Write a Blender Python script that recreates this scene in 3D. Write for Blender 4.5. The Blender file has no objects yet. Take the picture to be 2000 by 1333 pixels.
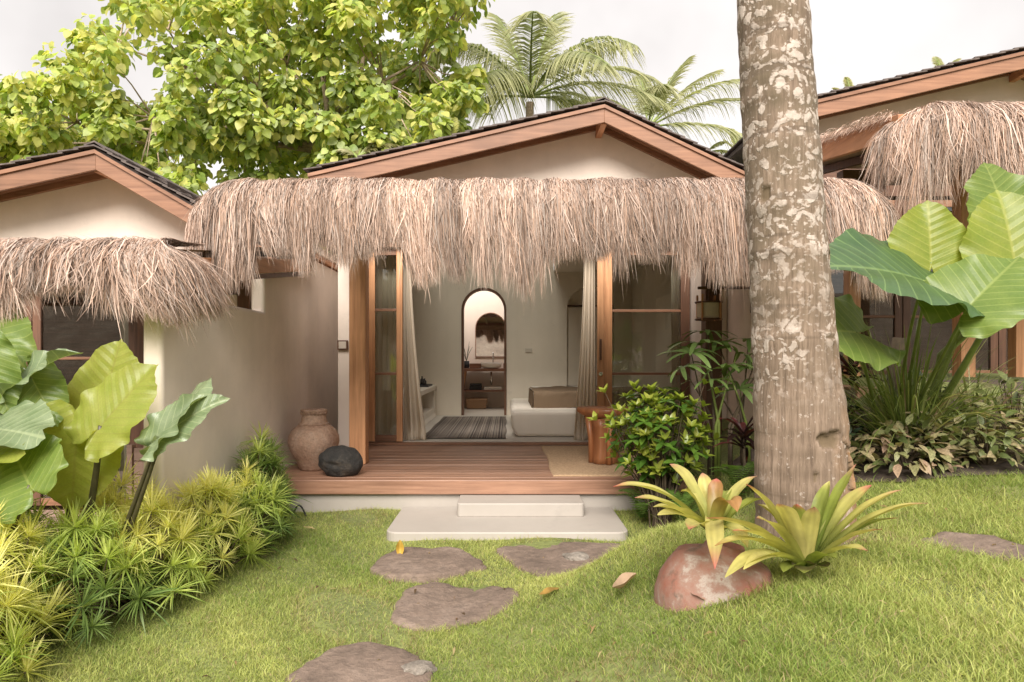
import bpy, bmesh, math, random
import numpy as np
from mathutils import Vector, Matrix, noise as mnoise

random.seed(7)
RNG = np.random.default_rng(11)
scene = bpy.context.scene
COL = scene.collection
R = math.radians

# ------------------------------------------------------------------ camera, sky, sun, exposure
CAM_Z = 1.40
FPX = 1333.0
cam_d = bpy.data.cameras.new('camera')
cam = bpy.data.objects.new('camera', cam_d)
COL.objects.link(cam)
cam.location = (0, 0, CAM_Z)
cam.rotation_euler = (R(90), 0, 0)
cam_d.sensor_width = 36
cam_d.lens = 24
cam_d.shift_x = 0.005
cam_d.shift_y = 0.0168
cam_d.clip_start = 0.05
cam_d.clip_end = 2000
scene.camera = cam

SUN_EL, SUN_AZ = R(42), R(-174)      # azimuth measured from +Y towards +X
world = bpy.data.worlds.new('World')
scene.world = world
world.use_nodes = True
wn, wl = world.node_tree.nodes, world.node_tree.links
wn.clear()
out = wn.new('ShaderNodeOutputWorld')
sky = wn.new('ShaderNodeTexSky')
sky.sky_type = 'NISHITA'
sky.sun_disc = False
sky.sun_elevation = SUN_EL
sky.sun_rotation = SUN_AZ
sky.air_density = 1.2
sky.dust_density = 2.0
bg1 = wn.new('ShaderNodeBackground'); bg1.inputs[1].default_value = 0.05
wl.new(sky.outputs[0], bg1.inputs[0])
tc = wn.new('ShaderNodeTexCoord')
nz = wn.new('ShaderNodeTexNoise'); nz.inputs['Scale'].default_value = 2.2; nz.inputs['Detail'].default_value = 5
nz.inputs['Roughness'].default_value = 0.5
wl.new(tc.outputs['Generated'], nz.inputs['Vector'])
rp = wn.new('ShaderNodeValToRGB')
rp.color_ramp.elements[0].position = 0.33; rp.color_ramp.elements[0].color = (0.225, 0.210, 0.200, 1)
rp.color_ramp.elements[1].position = 0.62; rp.color_ramp.elements[1].color = (0.345, 0.326, 0.314, 1)
wl.new(nz.outputs['Fac'], rp.inputs[0])
bg2 = wn.new('ShaderNodeBackground'); bg2.inputs[1].default_value = 1.0
wl.new(rp.outputs[0], bg2.inputs[0])
mx = wn.new('ShaderNodeMixShader'); mx.inputs[0].default_value = 0.92
wl.new(bg1.outputs[0], mx.inputs[1]); wl.new(bg2.outputs[0], mx.inputs[2])
wl.new(mx.outputs[0], out.inputs[0])

sun_d = bpy.data.lights.new('sun', 'SUN')
sun_d.energy = 2.4
sun_d.angle = R(42)
sun_d.color = (1.0, 0.945, 0.875)
sun = bpy.data.objects.new('sun', sun_d)
COL.objects.link(sun)
sdir = Vector((math.sin(SUN_AZ)*math.cos(SUN_EL), math.cos(SUN_AZ)*math.cos(SUN_EL), math.sin(SUN_EL)))
sun.rotation_euler = sdir.to_track_quat('Z', 'Y').to_euler()
sun.location = (0, -5, 12)

scene.view_settings.view_transform = 'Standard'
scene.view_settings.look = 'None'
scene.view_settings.gamma = 1
scene.view_settings.exposure = 1.85

# ------------------------------------------------------------------ helpers
def P(u, v, Y):
    """photo pixel + distance -> world point"""
    return Vector(((u-990)*Y/FPX, Y, CAM_Z-(v-700)*Y/FPX))

def sstep(a, b, x):
    t = np.clip((np.asarray(x, float)-a)/(b-a), 0, 1)
    return t*t*(3-2*t)

def ground_z(x, y):
    x = np.asarray(x, float); y = np.asarray(y, float)
    z = 0.13 - 0.045*np.clip(5-y, -0.3, 4.0)
    sx = sstep(-0.15, 0.9, x)
    bk = 1 - sstep(3.3, 4.3, y)*(1-sstep(1.0, 2.2, x))
    fr = sstep(-0.6, 1.6, y)
    z = z + 0.52*sx*bk*fr
    z = z + 0.20*sstep(1.5, 3.0, x)*sstep(2.8, 4.8, y)
    z = z + 0.35*sstep(2.6, 3.4, x)*sstep(4.6, 5.6, y)
    z = z - 0.5*sstep(2.25, 3.0, -x)*sstep(3.9, 4.6, y)
    z = z + 0.012*np.sin(x*3.1+1)*np.cos(y*2.7) + 0.008*np.sin(x*7.3+y*5.1)
    far = sstep(16, 60, np.hypot(x, y-6))
    z = z*(1-far) - 0.3*far
    return z

def gz(x, y):
    return float(ground_z(x, y))

def G(u, v):
    """photo pixel -> where its ray meets the ground"""
    lo = None
    for i in range(400):
        Y = 1.4 + i*0.02
        p = P(u, v, Y)
        if p.z <= gz(p.x, Y):
            return Vector((p.x, Y, gz(p.x, Y)))
    p = P(u, v, 5)
    return Vector((p.x, 5, gz(p.x, 5)))

def tag(o, label=None, cat=None, group=None, kind=None):
    if label: o['label'] = label
    if cat: o['category'] = cat
    if group: o['group'] = group
    if kind: o['kind'] = kind
    return o

def empty(name, loc, label=None, cat=None, group=None):
    o = bpy.data.objects.new(name, None)
    o.location = loc
    o.empty_display_size = 0.1
    COL.objects.link(o)
    tag(o, label, cat, group)
    return o

def wloc(o):
    v = Vector((0, 0, 0))
    while o is not None:
        v = v + Vector(o.location)
        o = o.parent
    return v

def link(name, me, parent=None, M=None):
    """link mesh data as an object; M is its world matrix"""
    o = bpy.data.objects.new(name, me)
    COL.objects.link(o)
    if parent is not None:
        o.parent = parent
        if M is not None:
            o.matrix_basis = Matrix.Translation(-wloc(parent)) @ M
    elif M is not None:
        o.matrix_basis = M
    return o

class MB:
    """collects geometry in world coordinates"""
    def __init__(self):
        self.v = []; self.f = []
    def add(self, vs, fs):
        n = len(self.v)
        self.v += [tuple(p) for p in vs]
        self.f += [tuple(i+n for i in f) for f in fs]
        return self
    def box(self, x0, x1, y0, y1, z0, z1, M=None):
        vs = [Vector((x, y, z)) for z in (z0, z1) for y in (y0, y1) for x in (x0, x1)]
        if M is not None: vs = [M @ p for p in vs]
        return self.add(vs, [(0,2,3,1),(4,5,7,6),(0,1,5,4),(2,6,7,3),(0,4,6,2),(1,3,7,5)])
    def prism(self, poly, axis, a, b):
        """poly: 2-D points; axis 'x': (y,z), 'y': (x,z), 'z': (x,y); extruded from a to b"""
        n = len(poly)
        def mk(p, c):
            return {'x': (c, p[0], p[1]), 'y': (p[0], c, p[1]), 'z': (p[0], p[1], c)}[axis]
        vs = [mk(p, a) for p in poly] + [mk(p, b) for p in poly]
        fs = [tuple(range(n)), tuple(range(2*n-1, n-1, -1))]
        fs += [(i, i+n, (i+1) % n+n, (i+1) % n) for i in range(n)]
        return self.add(vs, fs)
    def tube(self, pts, rad, seg=8, cap=True):
        pts = [Vector(p) for p in pts]
        n = len(pts)
        if not hasattr(rad, '__len__'): rad = [rad]*n
        vs, fs = [], []
        up = Vector((0, 0, 1))
        prev = None
        for i, p in enumerate(pts):
            t = (pts[min(i+1, n-1)]-pts[max(i-1, 0)]).normalized()
            if prev is None:
                a = t.cross(up) if abs(t.z) < .95 else t.cross(Vector((1, 0, 0)))
            else:
                a = prev - t*prev.dot(t)
            a.normalize(); prev = a
            b = t.cross(a)
            for k in range(seg):
                an = 2*math.pi*k/seg
                vs.append(p + (a*math.cos(an)+b*math.sin(an))*rad[i])
        for i in range(n-1):
            for k in range(seg):
                k2 = (k+1) % seg
                fs.append((i*seg+k, i*seg+k2, (i+1)*seg+k2, (i+1)*seg+k))
        if cap:
            fs.append(tuple(range(seg-1, -1, -1)))
            fs.append(tuple((n-1)*seg+k for k in range(seg)))
        return self.add(vs, fs)
    def lathe(self, prof, c, seg=32, fn=None):
        """prof: (r, z) from bottom to top"""
        vs, fs = [], []
        for r, z in prof:
            for k in range(seg):
                a = 2*math.pi*k/seg
                p = Vector((c[0]+r*math.cos(a), c[1]+r*math.sin(a), c[2]+z))
                vs.append(fn(p) if fn else p)
        n = len(prof)
        for i in range(n-1):
            for k in range(seg):
                k2 = (k+1) % seg
                fs.append((i*seg+k, i*seg+k2, (i+1)*seg+k2, (i+1)*seg+k))
        fs.append(tuple(range(seg-1, -1, -1)))
        fs.append(tuple((n-1)*seg+k for k in range(seg)))
        return self.add(vs, fs)
    def grid(self, fn, nu, nv):
        vs = [fn(i/nu, j/nv) for j in range(nv+1) for i in range(nu+1)]
        w = nu+1
        fs = [(j*w+i, j*w+i+1, (j+1)*w+i+1, (j+1)*w+i) for j in range(nv) for i in range(nu)]
        return self.add(vs, fs)
    def mesh(self, name, mat, off=(0, 0, 0), smooth=False):
        off = Vector(off)
        me = bpy.data.meshes.new(name)
        me.from_pydata([(p[0]-off[0], p[1]-off[1], p[2]-off[2]) for p in self.v], [], self.f)
        if mat: me.materials.append(mat)
        if smooth:
            me.polygons.foreach_set('use_smooth', [True]*len(me.polygons))
        me.update()
        return me
    def build(self, name, mat, parent=None, smooth=False, bevel=0, seg=2, kind=None, angle=None, off=None):
        o_off = wloc(parent) if parent is not None else (Vector(off) if off is not None else Vector((0, 0, 0)))
        me = self.mesh(name, mat, o_off, smooth)
        bm = bmesh.new(); bm.from_mesh(me)
        bmesh.ops.recalc_face_normals(bm, faces=bm.faces)
        bm.to_mesh(me); bm.free()
        o = link(name, me, parent)
        if parent is None: o.location = o_off
        if bevel:
            m = o.modifiers.new('bevel', 'BEVEL'); m.width = bevel; m.segments = seg
            m.limit_method = 'ANGLE'; m.angle_limit = R(40)
        if kind: o['kind'] = kind
        return o

def ribbons(name, pts, w, side, col, mat, parent=None, off=(0, 0, 0), kind=None, colt=None, me_only=False):
    """n ribbons of k points: pts (n,k,3), w (n,k), side (n,3) or (n,k,3), col (n,3); colt (n,3): tip colour"""
    n, k, _ = pts.shape
    if side.ndim == 2: side = side[:, None, :]
    if parent is not None: off = wloc(parent)
    pts = pts - np.array(off)[None, None, :]
    L = pts - side*w[..., None]*.5
    Rr = pts + side*w[..., None]*.5
    V = np.stack([L, Rr], axis=2).reshape(-1, 3)
    base = (np.arange(n)*2*k)[:, None] + (np.arange(k-1)*2)[None, :]
    F = np.stack([base, base+1, base+3, base+2], axis=-1).reshape(-1)
    me = bpy.data.meshes.new(name)
    me.vertices.add(len(V)); me.vertices.foreach_set('co', V.astype(np.float32).ravel())
    nf = n*(k-1)
    me.loops.add(nf*4); me.loops.foreach_set('vertex_index', F.astype(np.int32))
    me.polygons.add(nf); me.polygons.foreach_set('loop_start', np.arange(0, nf*4, 4, dtype=np.int32))
    me.polygons.foreach_set('use_smooth', np.ones(nf, dtype=bool))
    c = np.ones((n, k, 2, 4), np.float32)
    if colt is None:
        c[..., :3] = col[:, None, None, :]
    else:
        t = np.linspace(0, 1, k)[None, :, None, None]
        c[..., :3] = col[:, None, None, :]*(1-t) + colt[:, None, None, :]*t
    at = me.color_attributes.new('Col', 'FLOAT_COLOR', 'POINT')
    at.data.foreach_set('color', c.ravel())
    me.update(calc_edges=True)
    me.materials.append(mat)
    if me_only: return me
    o = link(name, me, parent)
    if parent is None: o.location = off
    if kind: o['kind'] = kind
    return o

def norm(a):
    return a/np.maximum(np.linalg.norm(a, axis=-1, keepdims=True), 1e-9)

# ------------------------------------------------------------------ materials
MATS = {}
def mat(name):
    m = bpy.data.materials.new(name); m.use_nodes = True
    MATS[name] = m
    nt = m.node_tree
    return m, nt.nodes, nt.links, nt.nodes['Principled BSDF']

def coords(n, l, scale, rnd=True):
    t = n.new('ShaderNodeTexCoord'); mp = n.new('ShaderNodeMapping')
    mp.inputs['Scale'].default_value = scale
    src = t.outputs['Object']
    if rnd:
        oi = n.new('ShaderNodeObjectInfo'); mul = n.new('ShaderNodeVectorMath'); mul.operation = 'SCALE'
        comb = n.new('ShaderNodeCombineXYZ')
        for i in range(3): l.new(oi.outputs['Random'], comb.inputs[i])
        l.new(comb.outputs[0], mul.inputs[0]); mul.inputs['Scale'].default_value = 17.3
        ad = n.new('ShaderNodeVectorMath'); ad.operation = 'ADD'
        l.new(src, ad.inputs[0]); l.new(mul.outputs[0], ad.inputs[1]); src = ad.outputs[0]
    l.new(src, mp.inputs['Vector'])
    return mp.outputs[0]

def noise_n(n, l, vec, scale, detail=4, rough=0.55):
    t = n.new('ShaderNodeTexNoise')
    t.inputs['Scale'].default_value = scale; t.inputs['Detail'].default_value = detail
    t.inputs['Roughness'].default_value = rough
    l.new(vec, t.inputs['Vector'])
    return t.outputs['Fac']

def ramp(n, l, fac, stops):
    r = n.new('ShaderNodeValToRGB')
    e = r.color_ramp.elements
    while len(e) < len(stops): e.new(0.5)
    for i, (p, c) in enumerate(stops):
        e[i].position = p
        e[i].color = (c[0], c[1], c[2], 1) if hasattr(c, '__len__') else (c, c, c, 1)
    l.new(fac, r.inputs[0])
    return r.outputs[0]

def mixc(n, l, fac, a, b, mode='MIX'):
    m = n.new('ShaderNodeMix'); m.data_type = 'RGBA'; m.blend_type = mode
    for s, val in ((m.inputs[0], fac), (m.inputs[6], a), (m.inputs[7], b)):
        if hasattr(val, 'is_linked'): l.new(val, s)
        elif hasattr(val, '__len__'): s.default_value = (val[0], val[1], val[2], 1)
        else: s.default_value = val
    return m.outputs[2]

def bump(n, l, b, h, strength=0.3, dist=0.01):
    bp = n.new('ShaderNodeBump'); bp.inputs['Strength'].default_value = strength
    bp.inputs['Distance'].default_value = dist
    l.new(h, bp.inputs['Height']); l.new(bp.outputs[0], b.inputs['Normal'])

def wood(name, dark, light, axis, rough=0.55, gs=1.0):
    m, n, l, b = mat(name)
    sc = [22*gs, 22*gs, 22*gs]; sc['xyz'.index(axis)] = 1.1*gs
    v = coords(n, l, sc)
    f = noise_n(n, l, v, 1.6, 6, 0.62)
    c = ramp(n, l, f, [(0.3, dark), (0.72, light)])
    f2 = noise_n(n, l, coords(n, l, (1.3, 1.3, 1.3)), 1.5, 3)
    c = mixc(n, l, 0.55, c, ramp(n, l, f2, [(0.3, (.68, .68, .68)), (0.7, (1.22, 1.2, 1.18))]), 'MULTIPLY')
    oi = n.new('ShaderNodeObjectInfo')
    c = mixc(n, l, 0.6, c, ramp(n, l, oi.outputs['Random'], [(0, (.82, .8, .8)), (1, (1.15, 1.15, 1.15))]), 'MULTIPLY')
    l.new(c, b.inputs['Base Color']); b.inputs['Roughness'].default_value = rough
    bump(n, l, b, f, 0.25, 0.004)
    return m

def plaster(name, col, var=0.15, rough=0.85, bs=0.25):
    m, n, l, b = mat(name)
    v = coords(n, l, (1, 1, 1), False)
    f = noise_n(n, l, v, 1.3, 6, 0.6)
    lo = tuple(c*(1-var) for c in col); hi = tuple(min(1, c*(1+var*.6)) for c in col)
    c = ramp(n, l, f, [(0.3, lo), (0.7, hi)])
    # faint rain streaks with a shape of their own
    st = noise_n(n, l, coords(n, l, (9, 9, .5), False), 1.0, 3)
    c = mixc(n, l, 0.12, c, ramp(n, l, st, [(0.35, (.84, .82, .78)), (0.6, (1, 1, 1))]), 'MULTIPLY')
    pt = noise_n(n, l, v, 4.5, 8, .7)
    c = mixc(n, l, ramp(n, l, pt, [(.60, 0), (.74, .35)]), c, tuple(x*.62 for x in col))
    l.new(c, b.inputs['Base Color']); b.inputs['Roughness'].default_value = rough
    f2 = noise_n(n, l, v, 45, 4)
    f3 = noise_n(n, l, v, 6, 3)
    hh = n.new('ShaderNodeMath'); hh.operation = 'MULTIPLY_ADD'; hh.inputs[1].default_value = 0.25
    l.new(f2, hh.inputs[0]); l.new(f3, hh.inputs[2])
    bump(n, l, b, hh.outputs[0], bs, 0.006)
    return m

def leafy(name, base, tip=None, trans=0.35, rough=0.45, attr=False, var=0.35, spec=0.4, tcol=None, gain=.78):
    """leaf material; attr: colour from the vertex colours"""
    m, n, l, b = mat(name)
    v = coords(n, l, (1, 1, 1))
    f = noise_n(n, l, v, 9, 3)
    if attr:
        a = n.new('ShaderNodeAttribute'); a.attribute_name = 'Col'
        c = a.outputs['Color']
    else:
        rgb = n.new('ShaderNodeRGB'); rgb.outputs[0].default_value = (*base, 1)
        c = rgb.outputs[0]
        if tip is not None:
            oi = n.new('ShaderNodeObjectInfo')
            c = mixc(n, l, oi.outputs['Random'], c, tip)
    c = mixc(n, l, 1.0, c, ramp(n, l, f, [(0.3, (gain*(1-var),)*3), (0.7, (gain*(1+var*.5),)*3)]), 'MULTIPLY')
    l.new(c, b.inputs['Base Color'])
    b.inputs['Roughness'].default_value = rough
    b.inputs['Specular IOR Level'].default_value = spec
    if trans > 0:
        tr = n.new('ShaderNodeBsdfTranslucent')
        c2 = mixc(n, l, 1.0, c, tcol if tcol else (1.25, 1.3, 0.7), 'MULTIPLY')
        l.new(c2, tr.inputs['Color'])
        ms = n.new('ShaderNodeMixShader'); ms.inputs[0].default_value = trans
        l.new(b.outputs[0], ms.inputs[1]); l.new(tr.outputs[0], ms.inputs[2])
        l.new(ms.outputs[0], n['Material Output'].inputs[0])
    return m

def plain(name, col, rough=0.6, metal=0.0, var=0.12, scale=12, bs=0.15):
    m, n, l, b = mat(name)
    f = noise_n(n, l, coords(n, l, (1, 1, 1)), scale, 4)
    lo = tuple(c*(1-var) for c in col); hi = tuple(min(1, c*(1+var)) for c in col)
    l.new(ramp(n, l, f, [(0.3, lo), (0.7, hi)]), b.inputs['Base Color'])
    b.inputs['Roughness'].default_value = rough; b.inputs['Metallic'].default_value = metal
    if bs: bump(n, l, b, f, bs, 0.004)
    return m

M_WHITE = plaster('white_plaster', (.80, .69, .60))
M_INT = plaster('interior_plaster', (.72, .63, .52), .06)
M_BATH = plaster('bathroom_plaster', (.78, .66, .57), .05)
M_BEDP = plaster('bed_plaster', (.80, .72, .62), .05, .7, .12)
M_STEP = plaster('polished_cement', (.335, .30, .265), .08, .6, .12)
M_FLOORI = plaster('interior_cement', (.56, .51, .45), .08, .35, .05)
M_WOODX = wood('teak_along_x', (.17, .078, .041), (.285, .145, .082), 'x')
M_WOODY = wood('teak_along_y', (.34, .15, .07), (.54, .27, .14), 'y')
M_WOODZ = wood('teak_along_z', (.43, .20, .09), (.70, .37, .185), 'z')
M_DECK = wood('deck_timber', (.19, .095, .058), (.36, .20, .128), 'x', .45)
M_DECKN = wood('weathered_timber', (.30, .19, .15), (.44, .30, .24), 'x', .7)
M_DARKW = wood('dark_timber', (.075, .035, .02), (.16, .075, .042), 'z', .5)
M_DARKX = wood('dark_timber_room_shade_x', (.075, .035, .02), (.17, .08, .045), 'x', .5)  # real dark timber; also paints shade inside the two side bungalows
M_STOOL = wood('stool_wood', (.20, .075, .03), (.44, .18, .075), 'z', .4, .5)
M_BLACKW = plain('dark_frame', (.035, .028, .024), .5)
M_FABRIC = plain('black_underlay', (.012, .013, .014), .9, 0, .4, 40, .4)
M_METAL = plain('steel', (.6, .58, .55), .25, 1.0, .05, 10, 0)
M_BLACK = plain('black_stuff', (.02, .02, .022), .6)
M_HOSE = plain('black_hose', (.02, .02, .02), .45)
M_CERAMIC = plain('white_ceramic', (.75, .70, .64), .25, 0, .03, 5, 0)
M_TOWEL = plain('towel', (.72, .68, .62), .95, 0, .08, 60, .3)
M_BASKET = plain('basket_weave', (.30, .18, .10), .8, 0, .4, 70, .6)
M_SHELFW = wood('vanity_wood', (.16, .07, .04), (.32, .16, .10), 'x', .5)
M_SHADE = plain('lamp_shade', (.58, .50, .39), .9, 0, .05, 40, .1)
M_FOAM = plain('switch_plate', (.55, .48, .40), .5, 0, .03, 20, 0)

def make_glass():
    m, n, l, b = mat('window_glass')
    n.remove(b)
    fr = n.new('ShaderNodeFresnel'); fr.inputs['IOR'].default_value = 1.55
    tr = n.new('ShaderNodeBsdfTransparent'); tr.inputs[0].default_value = (.90, .92, .90, 1)
    gl = n.new('ShaderNodeBsdfGlossy'); gl.inputs['Roughness'].default_value = 0.01
    mu = n.new('ShaderNodeMath'); mu.operation = 'MULTIPLY'; mu.inputs[1].default_value = 1.5; mu.use_clamp = True
    l.new(fr.outputs[0], mu.inputs[0])
    ms = n.new('ShaderNodeMixShader')
    l.new(mu.outputs[0], ms.inputs[0]); l.new(tr.outputs[0], ms.inputs[1]); l.new(gl.outputs[0], ms.inputs[2])
    l.new(ms.outputs[0], n['Material Output'].inputs[0])
    return m
M_GLASS = make_glass()
def make_mirror():
    m, n, l, b = mat('mirror_glass')
    b.inputs['Base Color'].default_value = (.85, .84, .82, 1)
    b.inputs['Metallic'].default_value = 1; b.inputs['Roughness'].default_value = 0.02
    return m
M_MIRROR = make_mirror()

def make_cloth(name, col, trans=.35, fold=True):
    m, n, l, b = mat(name)
    v = coords(n, l, (1, 1, 1), False)
    f = noise_n(n, l, v, 160, 2)
    c = ramp(n, l, f, [(.3, tuple(x*.88 for x in col)), (.7, col)])
    l.new(c, b.inputs['Base Color']); b.inputs['Roughness'].default_value = .95
    b.inputs['Specular IOR Level'].default_value = .1
    bump(n, l, b, f, .2, .002)
    if trans:
        tr = n.new('ShaderNodeBsdfTranslucent'); l.new(c, tr.inputs[0])
        ms = n.new('ShaderNodeMixShader'); ms.inputs[0].default_value = trans
        l.new(b.outputs[0], ms.inputs[1]); l.new(tr.outputs[0], ms.inputs[2])
        l.new(ms.outputs[0], n['Material Output'].inputs[0])
    return m
M_CURTAIN = make_cloth('linen_curtain', (.92, .83, .70), .5)
M_BLANKET = make_cloth('brown_blanket', (.20, .14, .09), 0)
M_SHEET = make_cloth('bed_sheet', (.80, .74, .66), 0)

def make_jute():
    m, n, l, b = mat('jute_weave')
    v = coords(n, l, (1, 1, 1), False)
    w = n.new('ShaderNodeTexWave'); w.wave_type = 'BANDS'; w.bands_direction = 'Y'
    w.inputs['Scale'].default_value = 18; w.inputs['Distortion'].default_value = 1.5; w.inputs['Detail'].default_value = 2
    l.new(v, w.inputs['Vector'])
    f = noise_n(n, l, v, 60, 3)
    c = ramp(n, l, f, [(.3, (.34, .22, .125)), (.7, (.55, .38, .23))])
    c = mixc(n, l, .35, c, ramp(n, l, w.outputs['Fac'], [(0, (.6, .6, .6)), (1, (1.1, 1.1, 1.1))]), 'MULTIPLY')
    l.new(c, b.inputs['Base Color']); b.inputs['Roughness'].default_value = .95
    bump(n, l, b, w.outputs['Fac'], .6, .004)
    return m
M_JUTE = make_jute()

def make_rug():
    m, n, l, b = mat('striped_rug')
    v = coords(n, l, (26, .02, .02), False)
    f = noise_n(n, l, v, 1.0, 3, .8)
    c = ramp(n, l, f, [(.40, (.035, .028, .024)), (.46, (.10, .07, .055)), (.5, (.36, .31, .26)), (.54, (.09, .065, .05)), (.62, (.03, .026, .024))])
    l.new(c, b.inputs['Base Color']); b.inputs['Roughness'].default_value = .95
    return m
M_RUG = make_rug()

def make_shingle():
    m, n, l, b = mat('dark_shingle')
    f = noise_n(n, l, coords(n, l, (4, 4, 4)), 6, 5)
    l.new(ramp(n, l, f, [(.3, (.05, .040, .036)), (.7, (.135, .105, .092))]), b.inputs['Base Color'])
    b.inputs['Roughness'].default_value = .8
    bump(n, l, b, f, .4, .006)
    return m
M_SHINGLE = make_shingle()

def make_thatch():
    m, n, l, b = mat('dry_thatch')
    a = n.new('ShaderNodeAttribute'); a.attribute_name = 'Col'
    l.new(a.outputs['Color'], b.inputs['Base Color'])
    b.inputs['Roughness'].default_value = .75; b.inputs['Specular IOR Level'].default_value = .15
    tr = n.new('ShaderNodeBsdfTranslucent'); l.new(a.outputs['Color'], tr.inputs[0])
    ms = n.new('ShaderNodeMixShader'); ms.inputs[0].default_value = .15
    l.new(b.outputs[0], ms.inputs[1]); l.new(tr.outputs[0], ms.inputs[2])
    l.new(ms.outputs[0], n['Material Output'].inputs[0])
    return m
M_THATCH = make_thatch()
M_THATCHB = plain('thatch_bed', (.26, .18, .125), .95, 0, .35, 50, .8)

def make_stone(name, a, bcol, c3, s=3.0):
    m, n, l, b = mat(name)
    v = coords(n, l, (1, 1, 1))
    f = noise_n(n, l, v, s, 7, .65)
    f2 = noise_n(n, l, v, s*7, 5, .7)
    c = ramp(n, l, f, [(.3, a), (.52, bcol), (.7, c3)])
    c = mixc(n, l, .8, c, ramp(n, l, f2, [(.3, (.6, .6, .6)), (.7, (1.25, 1.25, 1.25))]), 'MULTIPLY')
    l.new(c, b.inputs['Base Color']); b.inputs['Roughness'].default_value = .85
    bump(n, l, b, f2, .9, .02)
    return m
M_STONE = make_stone('stepping_stone_rock', (.105, .074, .055), (.165, .118, .09), (.225, .168, .132))
M_BOULD = make_stone('black_boulder', (.012, .012, .012), (.03, .027, .024), (.085, .068, .052), 6)
M_JAR = make_stone('clay_jar', (.27, .15, .10), (.42, .265, .185), (.50, .35, .26), 7)
M_JAR.node_tree.nodes['Principled BSDF'].inputs['Roughness'].default_value = .4
def make_pot():
    m, n, l, b = mat('terracotta_pot')
    v = coords(n, l, (1, 1, 1))
    f = noise_n(n, l, v, 4.6, 8, .68)
    c = ramp(n, l, f, [(.40, (.36, .13, .085)), (.50, (.34, .155, .11)), (.58, (.36, .22, .17)), (.64, (.52, .44, .38)), (.67, (.35, .19, .14))])
    f3 = noise_n(n, l, v, 14, 6, .7)
    c = mixc(n, l, ramp(n, l, f3, [(.55, 0), (.68, .75)]), c, (.12, .085, .06))
    c = mixc(n, l, 1.0, c, (.66, .66, .66), 'MULTIPLY')
    l.new(c, b.inputs['Base Color']); b.inputs['Roughness'].default_value = .85
    bump(n, l, b, f3, .5, .008)
    return m
M_POT = make_pot()

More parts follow.
